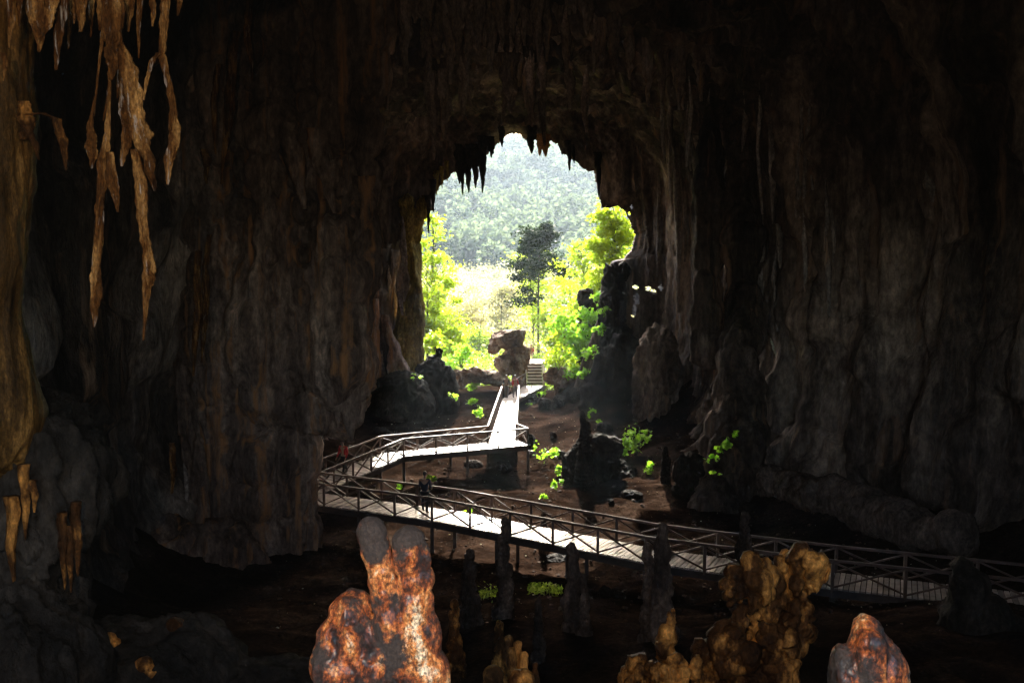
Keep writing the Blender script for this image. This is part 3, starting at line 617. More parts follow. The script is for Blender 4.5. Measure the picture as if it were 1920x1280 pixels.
# ------------------------------------------------------------------ boulders and floor formations
DSP = [('p', (.8, .8, .8), .35, 3), ('r', (1.7, 1.7, 1.3), .22, 5), ('r', (4, 4, 3), .09, 2)]
def rock(px0, px1, py0, py1, Y, lab,  mat='dark', parts=None, vox=.09, disp=DSP, name='boulder', cat='boulder', depth=1.0, snap=False):
    """rock filling the given pixel box at distance Y (parts: extra ellipsoids in box units)"""
    if snap: Y = ground_hit((px0 + px1) / 2, py1).y
    a = at(px0, py1, Y); b = at(px1, py0, Y); W = b.x - a.x; H = b.z - a.z
    bl = []
    for (u, v, ru, rv, t) in (parts or [(.5, .45, .5, .55, 0)]):
        bl.append((Vector((a.x + u * W, Y + random.uniform(-.1, .1) * W, a.z + v * H)), (ru * W, ru * W * depth, rv * H), t))
    g = gz((a.x + b.x) / 2, Y); zz = a.z + .1 * H; rw = .5
    while zz > g - .1 and H > .5 and zz - g < 6:
        bl.append((Vector(((a.x + b.x) / 2, Y, zz)), (W * rw, W * rw, max(.35 * W, .25)), 0)); zz -= max(.3 * W, .2); rw *= 1.06
    s = min(1, max(.18, min(W, H) / 3)); dsp = [(k_, tuple(x / max(s, .3) for x in sc), am * s, of) for k_, sc, am, of in disp]
    o = blob_rock(name, bl, max(.02, vox * s), M[mat], dsp, smooth=3)
    tag(o, lab, cat); return o
def faceted(bm, c, r, seed, n=11):
    rg = np.random.default_rng(seed); nn = rg.normal(size=(n, 3)); nn /= np.linalg.norm(nn, axis=1)[:, None]; dd = rg.uniform(.5, .85, n)
    mt = bmesh.ops.create_icosphere(bm, subdivisions=5, radius=1.25)['verts']
    for v in mt:
        p = np.array(v.co)
        for q in range(n):
            e = p @ nn[q] - dd[q]
            if e > 0: p = p - nn[q] * e
        v.co = Vector(p * np.array(r)) + Vector(c)
def faceted_rock(name, items, mat, lab, amp=.05, vox=.05):
    bm = bmesh.new()
    for k, (c, r) in enumerate(items): faceted(bm, c, r, k * 7 + int(abs(c[0]) * 10))
    me = bpy.data.meshes.new('tmp'); bm.to_mesh(me); bm.free(); o = bpy.data.objects.new('tmp', me); COL.objects.link(o)
    m = o.modifiers.new('r', 'REMESH'); m.mode = 'VOXEL'; m.voxel_size = vox
    me2 = bpy.data.meshes.new_from_object(o.evaluated_get(bpy.context.evaluated_depsgraph_get())); bpy.data.objects.remove(o); me2.name = name
    V_ = coords(me2).astype(float); N_ = normals(me2).astype(float)
    d = (ridge(V_, (1.3, 1.3, 2.6), 4) - .4) * amp * 2 + pn(V_, (3, 3, 5), 8) * amp + (ridge(V_, (5, 5, 6), 1) - .4) * amp * .6
    me2.vertices.foreach_set('co', (V_ + N_ * d[:, None]).astype(np.float32).ravel()); me2.update()
    o = recenter(link(name, me2, mat)); tag(o, lab, 'boulder'); return o
def bx_(px0, px1, py0, py1, Y, d=1.0):
    a = at(px0, py1, Y); b = at(px1, py0, Y); return ((a + b) / 2, ((b.x - a.x) * .62, (b.x - a.x) * .6 * d, (b.z - a.z) * .66))
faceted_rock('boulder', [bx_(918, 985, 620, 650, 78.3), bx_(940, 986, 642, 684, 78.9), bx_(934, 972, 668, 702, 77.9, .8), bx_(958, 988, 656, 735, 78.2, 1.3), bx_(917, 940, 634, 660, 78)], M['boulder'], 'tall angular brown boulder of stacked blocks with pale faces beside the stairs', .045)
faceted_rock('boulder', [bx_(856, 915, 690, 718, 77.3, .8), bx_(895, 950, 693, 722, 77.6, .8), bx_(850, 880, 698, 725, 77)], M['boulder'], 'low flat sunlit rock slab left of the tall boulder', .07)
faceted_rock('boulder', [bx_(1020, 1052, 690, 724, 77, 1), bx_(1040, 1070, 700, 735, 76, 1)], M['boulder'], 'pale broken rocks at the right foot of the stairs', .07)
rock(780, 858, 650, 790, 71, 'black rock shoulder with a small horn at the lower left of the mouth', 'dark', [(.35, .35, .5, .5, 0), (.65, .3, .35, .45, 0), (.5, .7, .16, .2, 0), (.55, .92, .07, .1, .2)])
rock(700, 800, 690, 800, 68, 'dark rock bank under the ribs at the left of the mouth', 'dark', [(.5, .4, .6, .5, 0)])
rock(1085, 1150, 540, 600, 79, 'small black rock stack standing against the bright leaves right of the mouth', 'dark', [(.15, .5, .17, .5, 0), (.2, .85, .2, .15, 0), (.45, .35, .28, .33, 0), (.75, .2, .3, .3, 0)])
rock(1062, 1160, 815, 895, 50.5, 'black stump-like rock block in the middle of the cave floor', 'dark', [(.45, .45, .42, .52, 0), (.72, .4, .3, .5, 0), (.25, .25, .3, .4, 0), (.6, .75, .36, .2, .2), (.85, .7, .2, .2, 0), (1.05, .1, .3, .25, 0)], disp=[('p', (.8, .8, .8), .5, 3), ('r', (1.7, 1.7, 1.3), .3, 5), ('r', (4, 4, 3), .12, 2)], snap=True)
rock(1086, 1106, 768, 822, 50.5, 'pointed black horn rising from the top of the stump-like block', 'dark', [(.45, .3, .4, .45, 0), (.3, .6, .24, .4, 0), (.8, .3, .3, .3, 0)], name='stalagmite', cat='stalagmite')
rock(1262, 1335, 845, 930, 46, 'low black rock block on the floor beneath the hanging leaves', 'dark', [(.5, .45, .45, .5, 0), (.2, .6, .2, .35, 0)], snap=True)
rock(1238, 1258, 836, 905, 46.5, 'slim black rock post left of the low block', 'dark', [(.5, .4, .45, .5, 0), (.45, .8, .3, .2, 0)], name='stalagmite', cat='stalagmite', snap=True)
rock(1100, 1255, 500, 640, 70.3, 'dark rock mass bulging over the right side of the mouth', 'cave', [(.5, .3, .3, .4, 0), (.3, .7, .2, .3, 0)], disp=[('r', (1, 1, .3), .4, 5), ('r', (3, 3, .8), .15, 2)]) if False else None
rock(1100, 1190, 640, 790, 68, 'dark lumpy rock bank at the lower right of the mouth', 'dark', [(.6, .4, .5, .5, 0), (.3, .2, .4, .3, 0), (.75, .75, .3, .3, 0)], disp=[('r', (.9, .9, .35), .6, 5), ('r', (2, 2, .6), .35, 9), ('r', (4, 4, 1.5), .18, 2)])
rock(1195, 1275, 615, 800, 64, 'lumpy hanging rock bulge with bright rims right of the mouth', 'cave', [(.5, .65, .45, .35, 0), (.35, .35, .35, .4, 0), (.75, .3, .25, .4, 0)], disp=[('r', (.9, .9, .35), .6, 5), ('r', (2, 2, .6), .35, 9), ('r', (4, 4, 1.5), .18, 2)])
o = blob_rock('rock_column', chain(at(1392, 180, 54), at(1395, 520, 52), .8, .9, 9) + chain(at(1395, 520, 52), at(1385, 900, 47.5), .9, 1.15, 9) + chain(at(1350, 800, 49), at(1345, 960, 47), .7, 1.3, 4) + chain(at(1330, 240, 54.5), at(1325, 640, 53), .5, .8, 8),
    .12, M['cave'], [('r', (.9, .9, .08), .4, 3), ('r', (2.4, 2.4, .3), .16, 5), ('p', (.5, .5, .4), .5, 8), ('r', (4, 4, 2), .06, 1)])
tag(o, 'tall fluted brown rock column right of the mouth with bright leaves at its foot', 'rock column')
o = blob_rock('rock_ledge', chain(at(1425, 905, 47.5), at(1600, 950, 42), .9, .9, 6) + chain(at(1600, 950, 42), at(1790, 1010, 36.5), .9, .8, 6), .1, M['ledge'], [('p', (.5, .5, .5), .5, 8), ('r', (1.6, 1.6, 1.2), .18, 5), ('r', (5, 5, 4), .05, 1)])
tag(o, 'sloping brown rock ledge along the foot of the right wall', 'ledge')
o = spike('sun_patch', [at(1446, 634, 51.5), at(1458, 665, 51.4), at(1468, 685, 51.4), at(1476, 700, 51.4)], [.05, .12, .15, .03], M['pale'], seed=3, flute=1.0)  # pale piece added to stand for a patch of sunlight on the wall
tag(o, 'small pale cream piece coloured as a sunlight patch alone on the dark right wall', 'sun_patch')
SR = [(988, 1008, 735, 752, 66), (1010, 1040, 745, 768, 63), (1036, 1075, 740, 760, 66), (1062, 1100, 725, 748, 69), (990, 1006, 812, 842, 54), (1120, 1150, 790, 805, 57), (1165, 1205, 918, 932, 40), (1030, 1044, 808, 822, 56), (1045, 1062, 845, 858, 52),
      (930, 960, 862, 880, 47), (870, 905, 862, 876, 48), (1190, 1200, 795, 812, 56), (700, 730, 800, 815, 60), (1140, 1152, 935, 946, 40), (1090, 1100, 905, 915, 44), (1020, 1075, 1040, 1052, 37), (1125, 1150, 1098, 1118, 31), (1150, 1172, 1108, 1122, 31), (800, 812, 855, 862, 50)]
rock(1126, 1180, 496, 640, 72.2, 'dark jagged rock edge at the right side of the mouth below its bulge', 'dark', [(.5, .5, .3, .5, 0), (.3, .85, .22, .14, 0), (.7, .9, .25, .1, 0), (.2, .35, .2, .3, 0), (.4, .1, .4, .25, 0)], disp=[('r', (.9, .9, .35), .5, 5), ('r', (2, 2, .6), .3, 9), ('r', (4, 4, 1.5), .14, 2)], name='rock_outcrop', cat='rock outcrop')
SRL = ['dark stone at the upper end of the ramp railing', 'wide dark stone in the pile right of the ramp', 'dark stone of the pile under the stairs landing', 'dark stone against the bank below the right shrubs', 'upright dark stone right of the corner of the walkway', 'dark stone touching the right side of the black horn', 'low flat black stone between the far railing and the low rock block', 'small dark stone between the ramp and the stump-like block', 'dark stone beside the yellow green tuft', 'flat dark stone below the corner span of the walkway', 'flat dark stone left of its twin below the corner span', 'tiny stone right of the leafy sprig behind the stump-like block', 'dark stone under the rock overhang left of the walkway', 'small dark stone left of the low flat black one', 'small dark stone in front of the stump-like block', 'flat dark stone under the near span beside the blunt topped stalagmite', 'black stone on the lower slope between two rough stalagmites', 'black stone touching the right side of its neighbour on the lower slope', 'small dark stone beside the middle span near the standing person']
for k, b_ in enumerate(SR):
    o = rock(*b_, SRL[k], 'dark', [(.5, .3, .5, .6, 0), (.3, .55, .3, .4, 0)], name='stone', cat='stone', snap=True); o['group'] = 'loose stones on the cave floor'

# ------------------------------------------------------------------ stalagmites rising in front of the walkway
SG = [(945, 972, 1100, 13, 27, 'tall dull brown stalagmite, tip overlapping the near railing left of centre', 'dull'),
      (880, 1034, 1120, 16, 25, 'rounded dark stalagmite right of the orange twin formation', 'dull'),
      (1075, 1018, 1150, 17, 24, 'rough brown stalagmite in front of the near railing, blunt topped', 'dull'),
      (1096, 1075, 1160, 11, 23.5, 'short brown stalagmite leaning on the blunt topped one', 'dull'),
      (1242, 985, 1200, 19, 22, 'tallest rough stalagmite, round black head in front of the white sunlit deck', 'dull'),
      (1216, 1018, 1180, 13, 22.3, 'shoulder stalagmite attached left of the round headed one', 'dull'),
      (1395, 962, 1070, 16, 30, 'pointed dark cone stalagmite behind the amber formation', 'dull'),
      (1020, 958, 990, 7, 40.5, 'small dark round topped stalagmite just beyond the far railing', 'dull'),
      (1010, 1120, 1180, 9, 21, 'small dim stalagmite on the dark slope below the green patch', 'dull'),
      (852, 1125, 1200, 13, 17, 'rust brown stalagmite just right of the orange twin formation', 'amber'),
      (936, 1165, 1240, 12, 15, 'slim brown stalagmite behind the white capped group', 'amber')]
for k, (px, y0, y1, wd, Y, lab, mt) in enumerate(SG):
    rs_ = random.Random(k * 13 + 5); q = Y / F; bl = []; H_ = (y1 + 70 - y0); n_ = max(5, int(H_ / (wd * .75)))
    for i in range(n_ + 1):
        t = i / n_; ww = wd * (.62 + .95 * t ** 1.4) * rs_.uniform(.82, 1.15)
        bl.append((at(px + rs_.uniform(-.22, .22) * wd, y0 + wd * .6 + (H_ - wd * .6) * t, Y), (ww * q, ww * q, wd * .85 * q)))
        if i > 1 and rs_.random() < .6:
            bl.append((at(px + rs_.choice((-1, 1)) * ww * .75, y0 + wd + (H_ - wd) * t, Y - wd * .4 * q), (ww * .45 * q, ww * .45 * q, wd * 1.1 * q)))
    u = 1 / (wd * q)
    o = blob_rock('stalagmite', bl, max(.012, wd * q * .11), M[mt], [('p', (u * .8,) * 3, .25 / u, k), ('r', (u * 2, u * 2, u * 1.2), .16 / u, k + 3), ('r', (u * 5, u * 5, u * 3.4), .07 / u, 5)], smooth=2)
    tag(o, lab, 'stalagmite')

# ------------------------------------------------------------------ foreground: the orange twin formation
FD = [('p', (4, 4, 3), .018, 3), ('r', (5.5, 5.5, 1.3), .022, 11), ('r', (9, 9, 2.2), .010, 5), ('r', (26, 26, 16), .006, 2), ('p', (60, 60, 45), .002, 7)]
Yf = 4.6
def fb(px, py, rpx, rz=None, dY=0, t=0):
    r = rpx * Yf / F; return (at(px, py, Yf + dY), (r, r, (rz or rpx) * Yf / F), t)
tw = [fb(697, 1003, 26, 30, 0, -.2), fb(704, 1035, 29, 42, 0, -.15), fb(713, 1080, 28, 50), fb(722, 1120, 30, 50), fb(733, 1170, 38, 60), fb(745, 1230, 44, 60),
      fb(764, 1013, 26, 26), fb(766, 1045, 29, 45), fb(774, 1090, 28, 50), fb(776, 1140, 33, 60), fb(785, 1200, 42, 70), fb(796, 1270, 50, 70),
      fb(790, 1050, 12, 20), fb(795, 1085, 12, 22), fb(796, 1120, 11, 18), 
      fb(672, 1130, 22, 24, .06), fb(655, 1150, 45, 45, .05), fb(645, 1195, 52, 60, .03), fb(640, 1250, 58, 70), fb(662, 1215, 50, 70), fb(700, 1245, 56, 70), fb(638, 1330, 66, 70), fb(720, 1330, 80, 70), fb(800, 1340, 60, 70),
      fb(694, 1200, 30, 55, .02), fb(742, 1090, 10, 50, .06), (at(700, 1400, Yf), (.28, .2, .15))]
twin = blob_rock('stalagmite', tw, .008, M['stalag'], FD, smooth=14)
tag(twin, 'large glistening orange stalagmite with two fingers and a left hump, nearest in the foreground', 'stalagmite')
rs = [(at(1628, 1185, 4.3), (.075, .075, .075)), (at(1630, 1225, 4.3), (.11, .1, .14)), (at(1612, 1280, 4.3), (.14, .13, .2)), (at(1650, 1270, 4.3), (.11, .11, .2)), (at(1634, 1210, 4.21), (.05, .05, .06)), (at(1634, 1250, 4.2), (.055, .05, .12)),
      (at(1580, 1245, 4.3), (.05, .07, .1)), (at(1620, 1360, 4.3), (.2, .17, .2)), (at(1668, 1225, 4.28), (.035, .05, .08)), (at(1634, 1310, 4.2), (.08, .06, .14))]
o = blob_rock('stalagmite', rs, .007, M['stalag'], FD, smooth=4)
tag(o, 'wet dark orange stalagmite dome with bright highlights at the bottom right', 'stalagmite')
for k, (px, py, w_, h_, Y, lab, mt) in enumerate([
    (925, 1246, 20, 60, 8, 'low orange stalagmite dome at the bottom edge, left of a pair', 'amber'),
    (978, 1252, 26, 60, 8.2, 'low orange stalagmite dome at the bottom edge, right of a pair', 'amber'),
    (953, 1190, 9, 30, 10, 'white capped small stalagmite, tallest of a wet group', 'amber'),
    (971, 1200, 9, 30, 9.9, 'white capped small stalagmite, right of the tallest in the wet group', 'amber'),
    (959, 1212, 8, 35, 9.7, 'front small stalagmite of the wet group', 'amber'),
    (982, 1220, 8, 30, 9.8, 'lowest small stalagmite of the wet group', 'amber'),
    (1003, 1240, 7, 25, 9, 'tiny white topped stalagmite right of the wet group', 'amber')]):
    s = Y / F
    o = blob_rock('stalagmite', [(at(px, py + w_, Y), (w_ * s, w_ * s, w_ * s)), (at(px, py + w_ + h_ * .5, Y), (w_ * 1.1 * s, w_ * 1.1 * s, h_ * .6 * s)), (at(px, py + w_ + h_ * 1.2, Y), (w_ * 1.3 * s, w_ * 1.3 * s, h_ * .7 * s))], .012, M[mt], [('r', (9, 9, 5), .012, 5), ('r', (22, 22, 12), .006, 1)], smooth=3)
    tag(o, lab, 'stalagmite')

# amber formation at the right of centre
Ya = 12.5
def ab(px, py, rpx, rz=None, dY=0): py = py + 20; r = rpx * Ya / F; return (at(px, py, Ya + dY), (r, r, (rz or rpx) * Ya / F))
am = [ab(1425, 1060, 20, 26), ab(1415, 1090, 30, 26), ab(1450, 1085, 30, 24, .2), ab(1475, 1060, 24, 40, .3), ab(1512, 1040, 14, 26), ab(1522, 1065, 11, 34), ab(1508, 1100, 18, 30), ab(1505, 1140, 22, 34), ab(1480, 1160, 26, 34), ab(1440, 1130, 40, 40, .3),
      ab(1372, 1088, 22, 22), ab(1388, 1120, 22, 34), ab(1400, 1160, 34, 34, .2), ab(1378, 1065, 10, 12), ab(1455, 1185, 18, 26, -.2), ab(1436, 1178, 12, 30, -.25), ab(1366, 1180, 20, 36, -.1), ab(1352, 1200, 16, 30, -.1), ab(1380, 1215, 22, 34, -.3), ab(1400, 1250, 34, 36, 0), ab(1430, 1250, 26, 50, -.1),
      ab(1330, 1250, 24, 40), ab(1280, 1255, 22, 34, -.2), ab(1262, 1262, 18, 30, -.3), ab(1190, 1262, 22, 36), ab(1215, 1265, 18, 30, -.3), ab(1240, 1285, 50, 34), ab(1350, 1290, 110, 40), ab(1470, 1270, 22, 50, -.3), ab(1250, 1190, 8, 30, .6), ab(1262, 1160, 9, 34, .6), ab(1256, 1225, 14, 40, .5), ab(1310, 1215, 12, 20)]
_r = random.Random(5); am2 = []
for c, r, t in [(x[0], x[1], 0) for x in am]:
    for _ in range(13):
        d = Vector((_r.uniform(-.85, .85) * r[0], _r.uniform(-.6, .6) * r[0], _r.uniform(-.9, .9) * r[2])); k = _r.uniform(.15, .38)
        am2.append((c + d, (r[0] * k, r[0] * k, r[2] * k * _r.uniform(.9, 2.3)), _r.uniform(-.45, .45)))
o = blob_rock('rock_formation', am2, .02, M['amber'], [('p', (1.6, 1.6, 1.2), .12, 3), ('r', (5, 5, 1.0), .08, 21), ('r', (3.6, 3.6, 2.0), .1, 5), ('p', (6, 6, 3), .1, 1), ('r', (10, 10, 5), .06, 2), ('r', (22, 22, 14), .02, 4)], smooth=1)
tag(o, 'ragged amber brown flowstone formation in front of the walkway right of centre', 'rock formation')
for k, (px, py, w_, Y, lab) in enumerate([(328, 1170, 16, 13, 'small orange rock knob on the dark ledge at the lower left'), (205, 1195, 11, 12, 'dim flat orange stone left of the orange knob on the lower left ledge'), (270, 1245, 18, 12, 'broken brown rock at the bottom left below the orange knob')]):
    s = Y / F
    o = blob_rock('stone', [(at(px, py, Y), (w_ * s, w_ * s, w_ * .8 * s)), (at(px + w_, py + w_ * .8, Y), (w_ * .8 * s, w_ * s, w_ * .6 * s))], .015, M['amber'], [('r', (8, 8, 8), .03, 5)], smooth=1)
    tag(o, lab, 'stone')
o = blob_rock('boulder', [(at(200, 1290, 12.5), (1.4, 1.2, .7)), (at(330, 1250, 13), (.8, 1, .6)), (at(80, 1290, 12), (1.2, 1.2, .6)), (at(480, 1340, 13), (1.3, 1, .6))], .06, M['dark'], [('p', (1, 1, 1), .25, 3), ('r', (2.5, 2.5, 2), .13, 5), ('r', (7, 7, 5), .04, 2)])
tag(o, 'dark uneven rock ledge filling the bottom left corner', 'boulder')
o = blob_rock('boulder', [(at(1810, 1110, 24), (.45, .6, .7)), (at(1830, 1160, 24), (.9, .9, .7)), (at(1860, 1210, 24), (1.5, 1.2, .8)), (at(1800, 1075, 24), (.2, .3, .4))], .07, M['dark'], [('p', (1, 1, 1), .2, 3), ('r', (2.5, 2.5, 2), .13, 5)])
tag(o, 'black pointed rock hiding the right end of the walkway', 'boulder')

# ================================================================== WALKWAY
RH = .92
def bar_bm(bm, p, q, w_, h_, up=Vector((0, 0, 1))):
    p, q = Vector(p), Vector(q); d = (q - p); L = d.length
    if L < 1e-4: return
    d.normalize(); s = d.cross(up)
    if s.length < 1e-3: s = Vector((1, 0, 0))
    s.normalize(); u = s.cross(d)
    vs = []
    for e in (p, q):
        for a, b in ((-1, -1), (1, -1), (1, 1), (-1, 1)): vs.append(bm.verts.new(e + s * a * w_ / 2 + u * b * h_ / 2))
    for f in ((3, 2, 1, 0), (4, 5, 6, 7), (0, 1, 5, 4), (1, 2, 6, 5), (2, 3, 7, 6), (3, 0, 4, 7)): bm.faces.new([vs[k] for k in f])
def bar(name, p, q, w_, h_, mat, parent, bev=.006):
    bm = bmesh.new(); p, q = Vector(p), Vector(q)
    bar_bm(bm, p, q, w_, h_); bmesh.ops.bevel(bm, geom=bm.edges[:], offset=bev, segments=1, affect='EDGES')
    return bm_link(name, bm, mat, parent)
def railing(parent, pts, name='railing', spacing=1.9, mat=None, posts_at_ends=(True, True), height=RH, start_phase=0):
    rl = empty(name, (0, 0, 0)); rl.parent = parent
    for s_i in range(len(pts) - 1):
        a, b = Vector(pts[s_i]), Vector(pts[s_i + 1]); L = (b - a).length; n = max(1, round(L / spacing))
        up = Vector((0, 0, 1))
        bar('handrail', a + up * height, b + up * height, .10, .085, mat or M['rail'], rl)
        for k in range(n + 1):
            if s_i > 0 and k == 0: continue
            if k == 0 and not posts_at_ends[0]: continue
            c = a.lerp(b, k / n); bar('post', c - up * .15, c + up * (height - .03), .095, .095, mat or M['rail'], rl)
        for k in range(n):
            c = a.lerp(b, (k + .02) / n); e = a.lerp(b, (k + .98) / n)
            nrm = (e - c).normalized().cross(up) * .03
            bar('brace', c + up * .05 + nrm, e + up * (height - .06) + nrm, .062, .055, mat or M['rail'], rl)
            bar('brace', c + up * (height - .06) - nrm, e + up * .05 - nrm, .062, .055, mat or M['rail'], rl)
    return rl
def decking(parent, left, right, plank=.17, gap=.03, name='deck'):
    """planks across between two polylines left/right of equal length"""
    bm = bmesh.new(); th_ = .05
    for s_i in range(len(left) - 1):
        l0, l1, r0, r1 = (Vector(v) for v in (left[s_i], left[s_i + 1], right[s_i], right[s_i + 1]))
        L = ((l1 - l0).length + (r1 - r0).length) / 2; n = int(L / plank)
        for k in range(n):
            t0 = k / n; t1 = (k + 1 - gap / plank) / n; dz = random.uniform(-.006, .006); ov = random.uniform(0, .04)
            c = [l0.lerp(l1, t0), l0.lerp(l1, t1), r0.lerp(r1, t1), r0.lerp(r1, t0)]
            ax = (c[3] - c[0]).normalized(); c[0] -= ax * ov; c[1] -= ax * ov
            vs = [bm.verts.new(v + Vector((0, 0, dz - z))) for z in (0, th_) for v in c]
            for f in ((0, 1, 2, 3), (7, 6, 5, 4), (0, 4, 5, 1), (1, 5, 6, 2), (2, 6, 7, 3), (3, 7, 4, 0)): bm.faces.new([vs[q] for q in f])
    bmesh.ops.recalc_face_normals(bm, faces=bm.faces[:])
    return bm_link(name, bm, M['plank'], parent)
def beams(parent, poly, inset=None):
    for s_i in range(len(poly) - 1):
        a, b = Vector(poly[s_i]), Vector(poly[s_i + 1])
        bar('beam', a - Vector((0, 0, .18)), b - Vector((0, 0, .18)), .09, .24, M['beam'], parent)
def legs(parent, poly, step=3.0):
    for s_i in range(len(poly) - 1):
        a, b = Vector(poly[s_i]), Vector(poly[s_i + 1]); n = max(1, int((b - a).length / step))
        for k in range(n + 1):
            if k == 0 and s_i: continue
            c = a.lerp(b, k / n); g = gz(c.x, c.y)
            if g < c.z - .3: bar('support_post', Vector((c.x, c.y, g - .2)), c - Vector((0, 0, .3)), .14, .14, M['beam'], parent)

walk = empty('walkway', atz(900, 960, 0) * 1.0)
tag(walk, 'long zigzag wooden walkway with crossed railings leading across the cave to the stairs', 'walkway')
WK = walk
class _Off: pass
# everything below is modelled in world coordinates: parts keep them through the inverse of the parent's place
def finish(root):
    off = Matrix.Translation(-root.location)
    for ch in root.children: ch.matrix_parent_inverse = off.copy()
# deck A (nearest span): near edge from pixels, far edge by width
WA = 1.65
nearA = [atz(545, 938, 0), atz(810, 975, 0), atz(1210, 1054, 0), atz(1560, 1102, 0), atz(1990, 1150, 0)]
def offset(poly, wd):
    out = []
    for k, p in enumerate(poly):
        a = poly[max(0, k - 1)]; b = poly[min(len(poly) - 1, k + 1)]; d = (b - a).normalized()
        out.append(p + Vector((-d.y, d.x, 0)) * wd)
    return out
farA = offset(nearA, WA)
decking(WK, farA, nearA)
railing(WK, nearA); railing(WK, farA)
beams(WK, nearA); beams(WK, farA); legs(WK, nearA); legs(WK, farA)
# deck B and C
WB = 1.6
nB0 = atz(600, 925, 0); nB1 = atz(757, 855, 0); nC1 = atz(990, 834, 0)
fB0 = atz(545, 912, 0); fB1 = atz(713, 850, 0); dC = (nC1 - nB1).normalized()
fC1 = nC1 + Vector((-dC.y, dC.x, 0)) * WB; fCm = fB1.lerp(fC1, .78)
decking(WK, [fB0, fB1, fC1], [nB0, nB1, nC1])
railing(WK, [atz(588, 929, 0), nB1, nC1]); railing(WK, [fB0 + Vector((.6, .2, 0)), fB1, fCm]); railing(WK, [nC1, fC1 ], spacing=1.6)
beams(WK, [nB0, nB1, nC1]); beams(WK, [fB0, fB1, fC1]); legs(WK, [nB1, nC1]); legs(WK, [fB1, fC1])
# deck D climbs towards the mouth
lD0 = fCm; rD0 = fC1
lD1 = atz(941, 749, 0.0); rD1 = atz(973, 747, 0.0)
decking(WK, [lD0 + Vector((0, .02, .0)), lD1], [rD0 + Vector((0, .02, .0)), rD1])
railing(WK, [lD0, lD1], spacing=1.5); railing(WK, [rD0, rD1], spacing=1.5)
beams(WK, [lD0, lD1]); beams(WK, [rD0, rD1]); legs(WK, [lD0, lD1]); legs(WK, [rD0, rD1])
# landing before the stairs
lE1 = atz(985, 722, 0.0); rE1 = atz(1022, 721, 0.0)
decking(WK, [lD1 + Vector((0, .02, 0)), lE1], [rD1 + Vector((0, .02, 0)), rE1])
railing(WK, [lD1 + Vector((.3, .9, 0)), lE1], spacing=2.0)
beams(WK, [lD1, lE1]); beams(WK, [rD1, rE1]); legs(WK, [rD1, rE1])
finish(walk)
# stairs
sb = atz(1003, 721, 0); st = empty('staircase', sb); tag(st, 'short flight of wooden stairs up to the cave mouth beside the tall boulder', 'stairs')
NS = 7; rise = 1.45 / NS; run = 2.3 / NS; hw = .6
for k in range(NS):
    bm = bmesh.new(); z = sb.z + rise * (k + 1); y = sb.y + run * k
    bar_bm(bm, (sb.x - hw, y + run / 2, z - .025), (sb.x + hw, y + run / 2, z - .025), run + .06, .075); bmesh.ops.bevel(bm, geom=bm.edges[:], offset=.005, segments=1, affect='EDGES')
    bm_link('tread', bm, M['plank'], st)
    bm = bmesh.new(); bar_bm(bm, (sb.x - hw + .03, y + .04, z - .12), (sb.x + hw - .03, y + .04, z - .12), .025, rise - .06); bm_link('riser', bm, M['rail'], st)
for s_ in (-1, 1):
    bm = bmesh.new(); bar_bm(bm, (sb.x + s_ * (hw + .04), sb.y - .05, sb.z), (sb.x + s_ * (hw + .04), sb.y + 2.3, sb.z + 1.4), .06, .3); bm_link('stringer', bm, M['plank'], st)
    railing(st, [(sb.x + s_ * (hw + .1), sb.y, sb.z + .05), (sb.x + s_ * (hw + .1), sb.y + 2.3, sb.z + 1.5)], spacing=1.2, mat=M['plank'])
finish(st)
top = Vector((sb.x, sb.y + 2.35, sb.z + 1.42))
pl = empty('stair_landing', top); tag(pl, 'small wooden landing with railings at the head of the stairs', 'landing')
decking(pl, [top + Vector((-.9, 0, 0)), top + Vector((-.9, 2.5, 0))], [top + Vector((.9, 0, 0)), top + Vector((.9, 2.5, 0))])
railing(pl, [top + Vector((.95, 0, 0)), top + Vector((.95, 2.5, 0))], spacing=1.3, mat=M['plank'])
legs(pl, [top + Vector((-.8, .3, 0)), top + Vector((-.8, 2.3, 0))]); legs(pl, [top + Vector((.8, .3, 0)), top + Vector((.8, 2.3, 0))]); finish(pl)

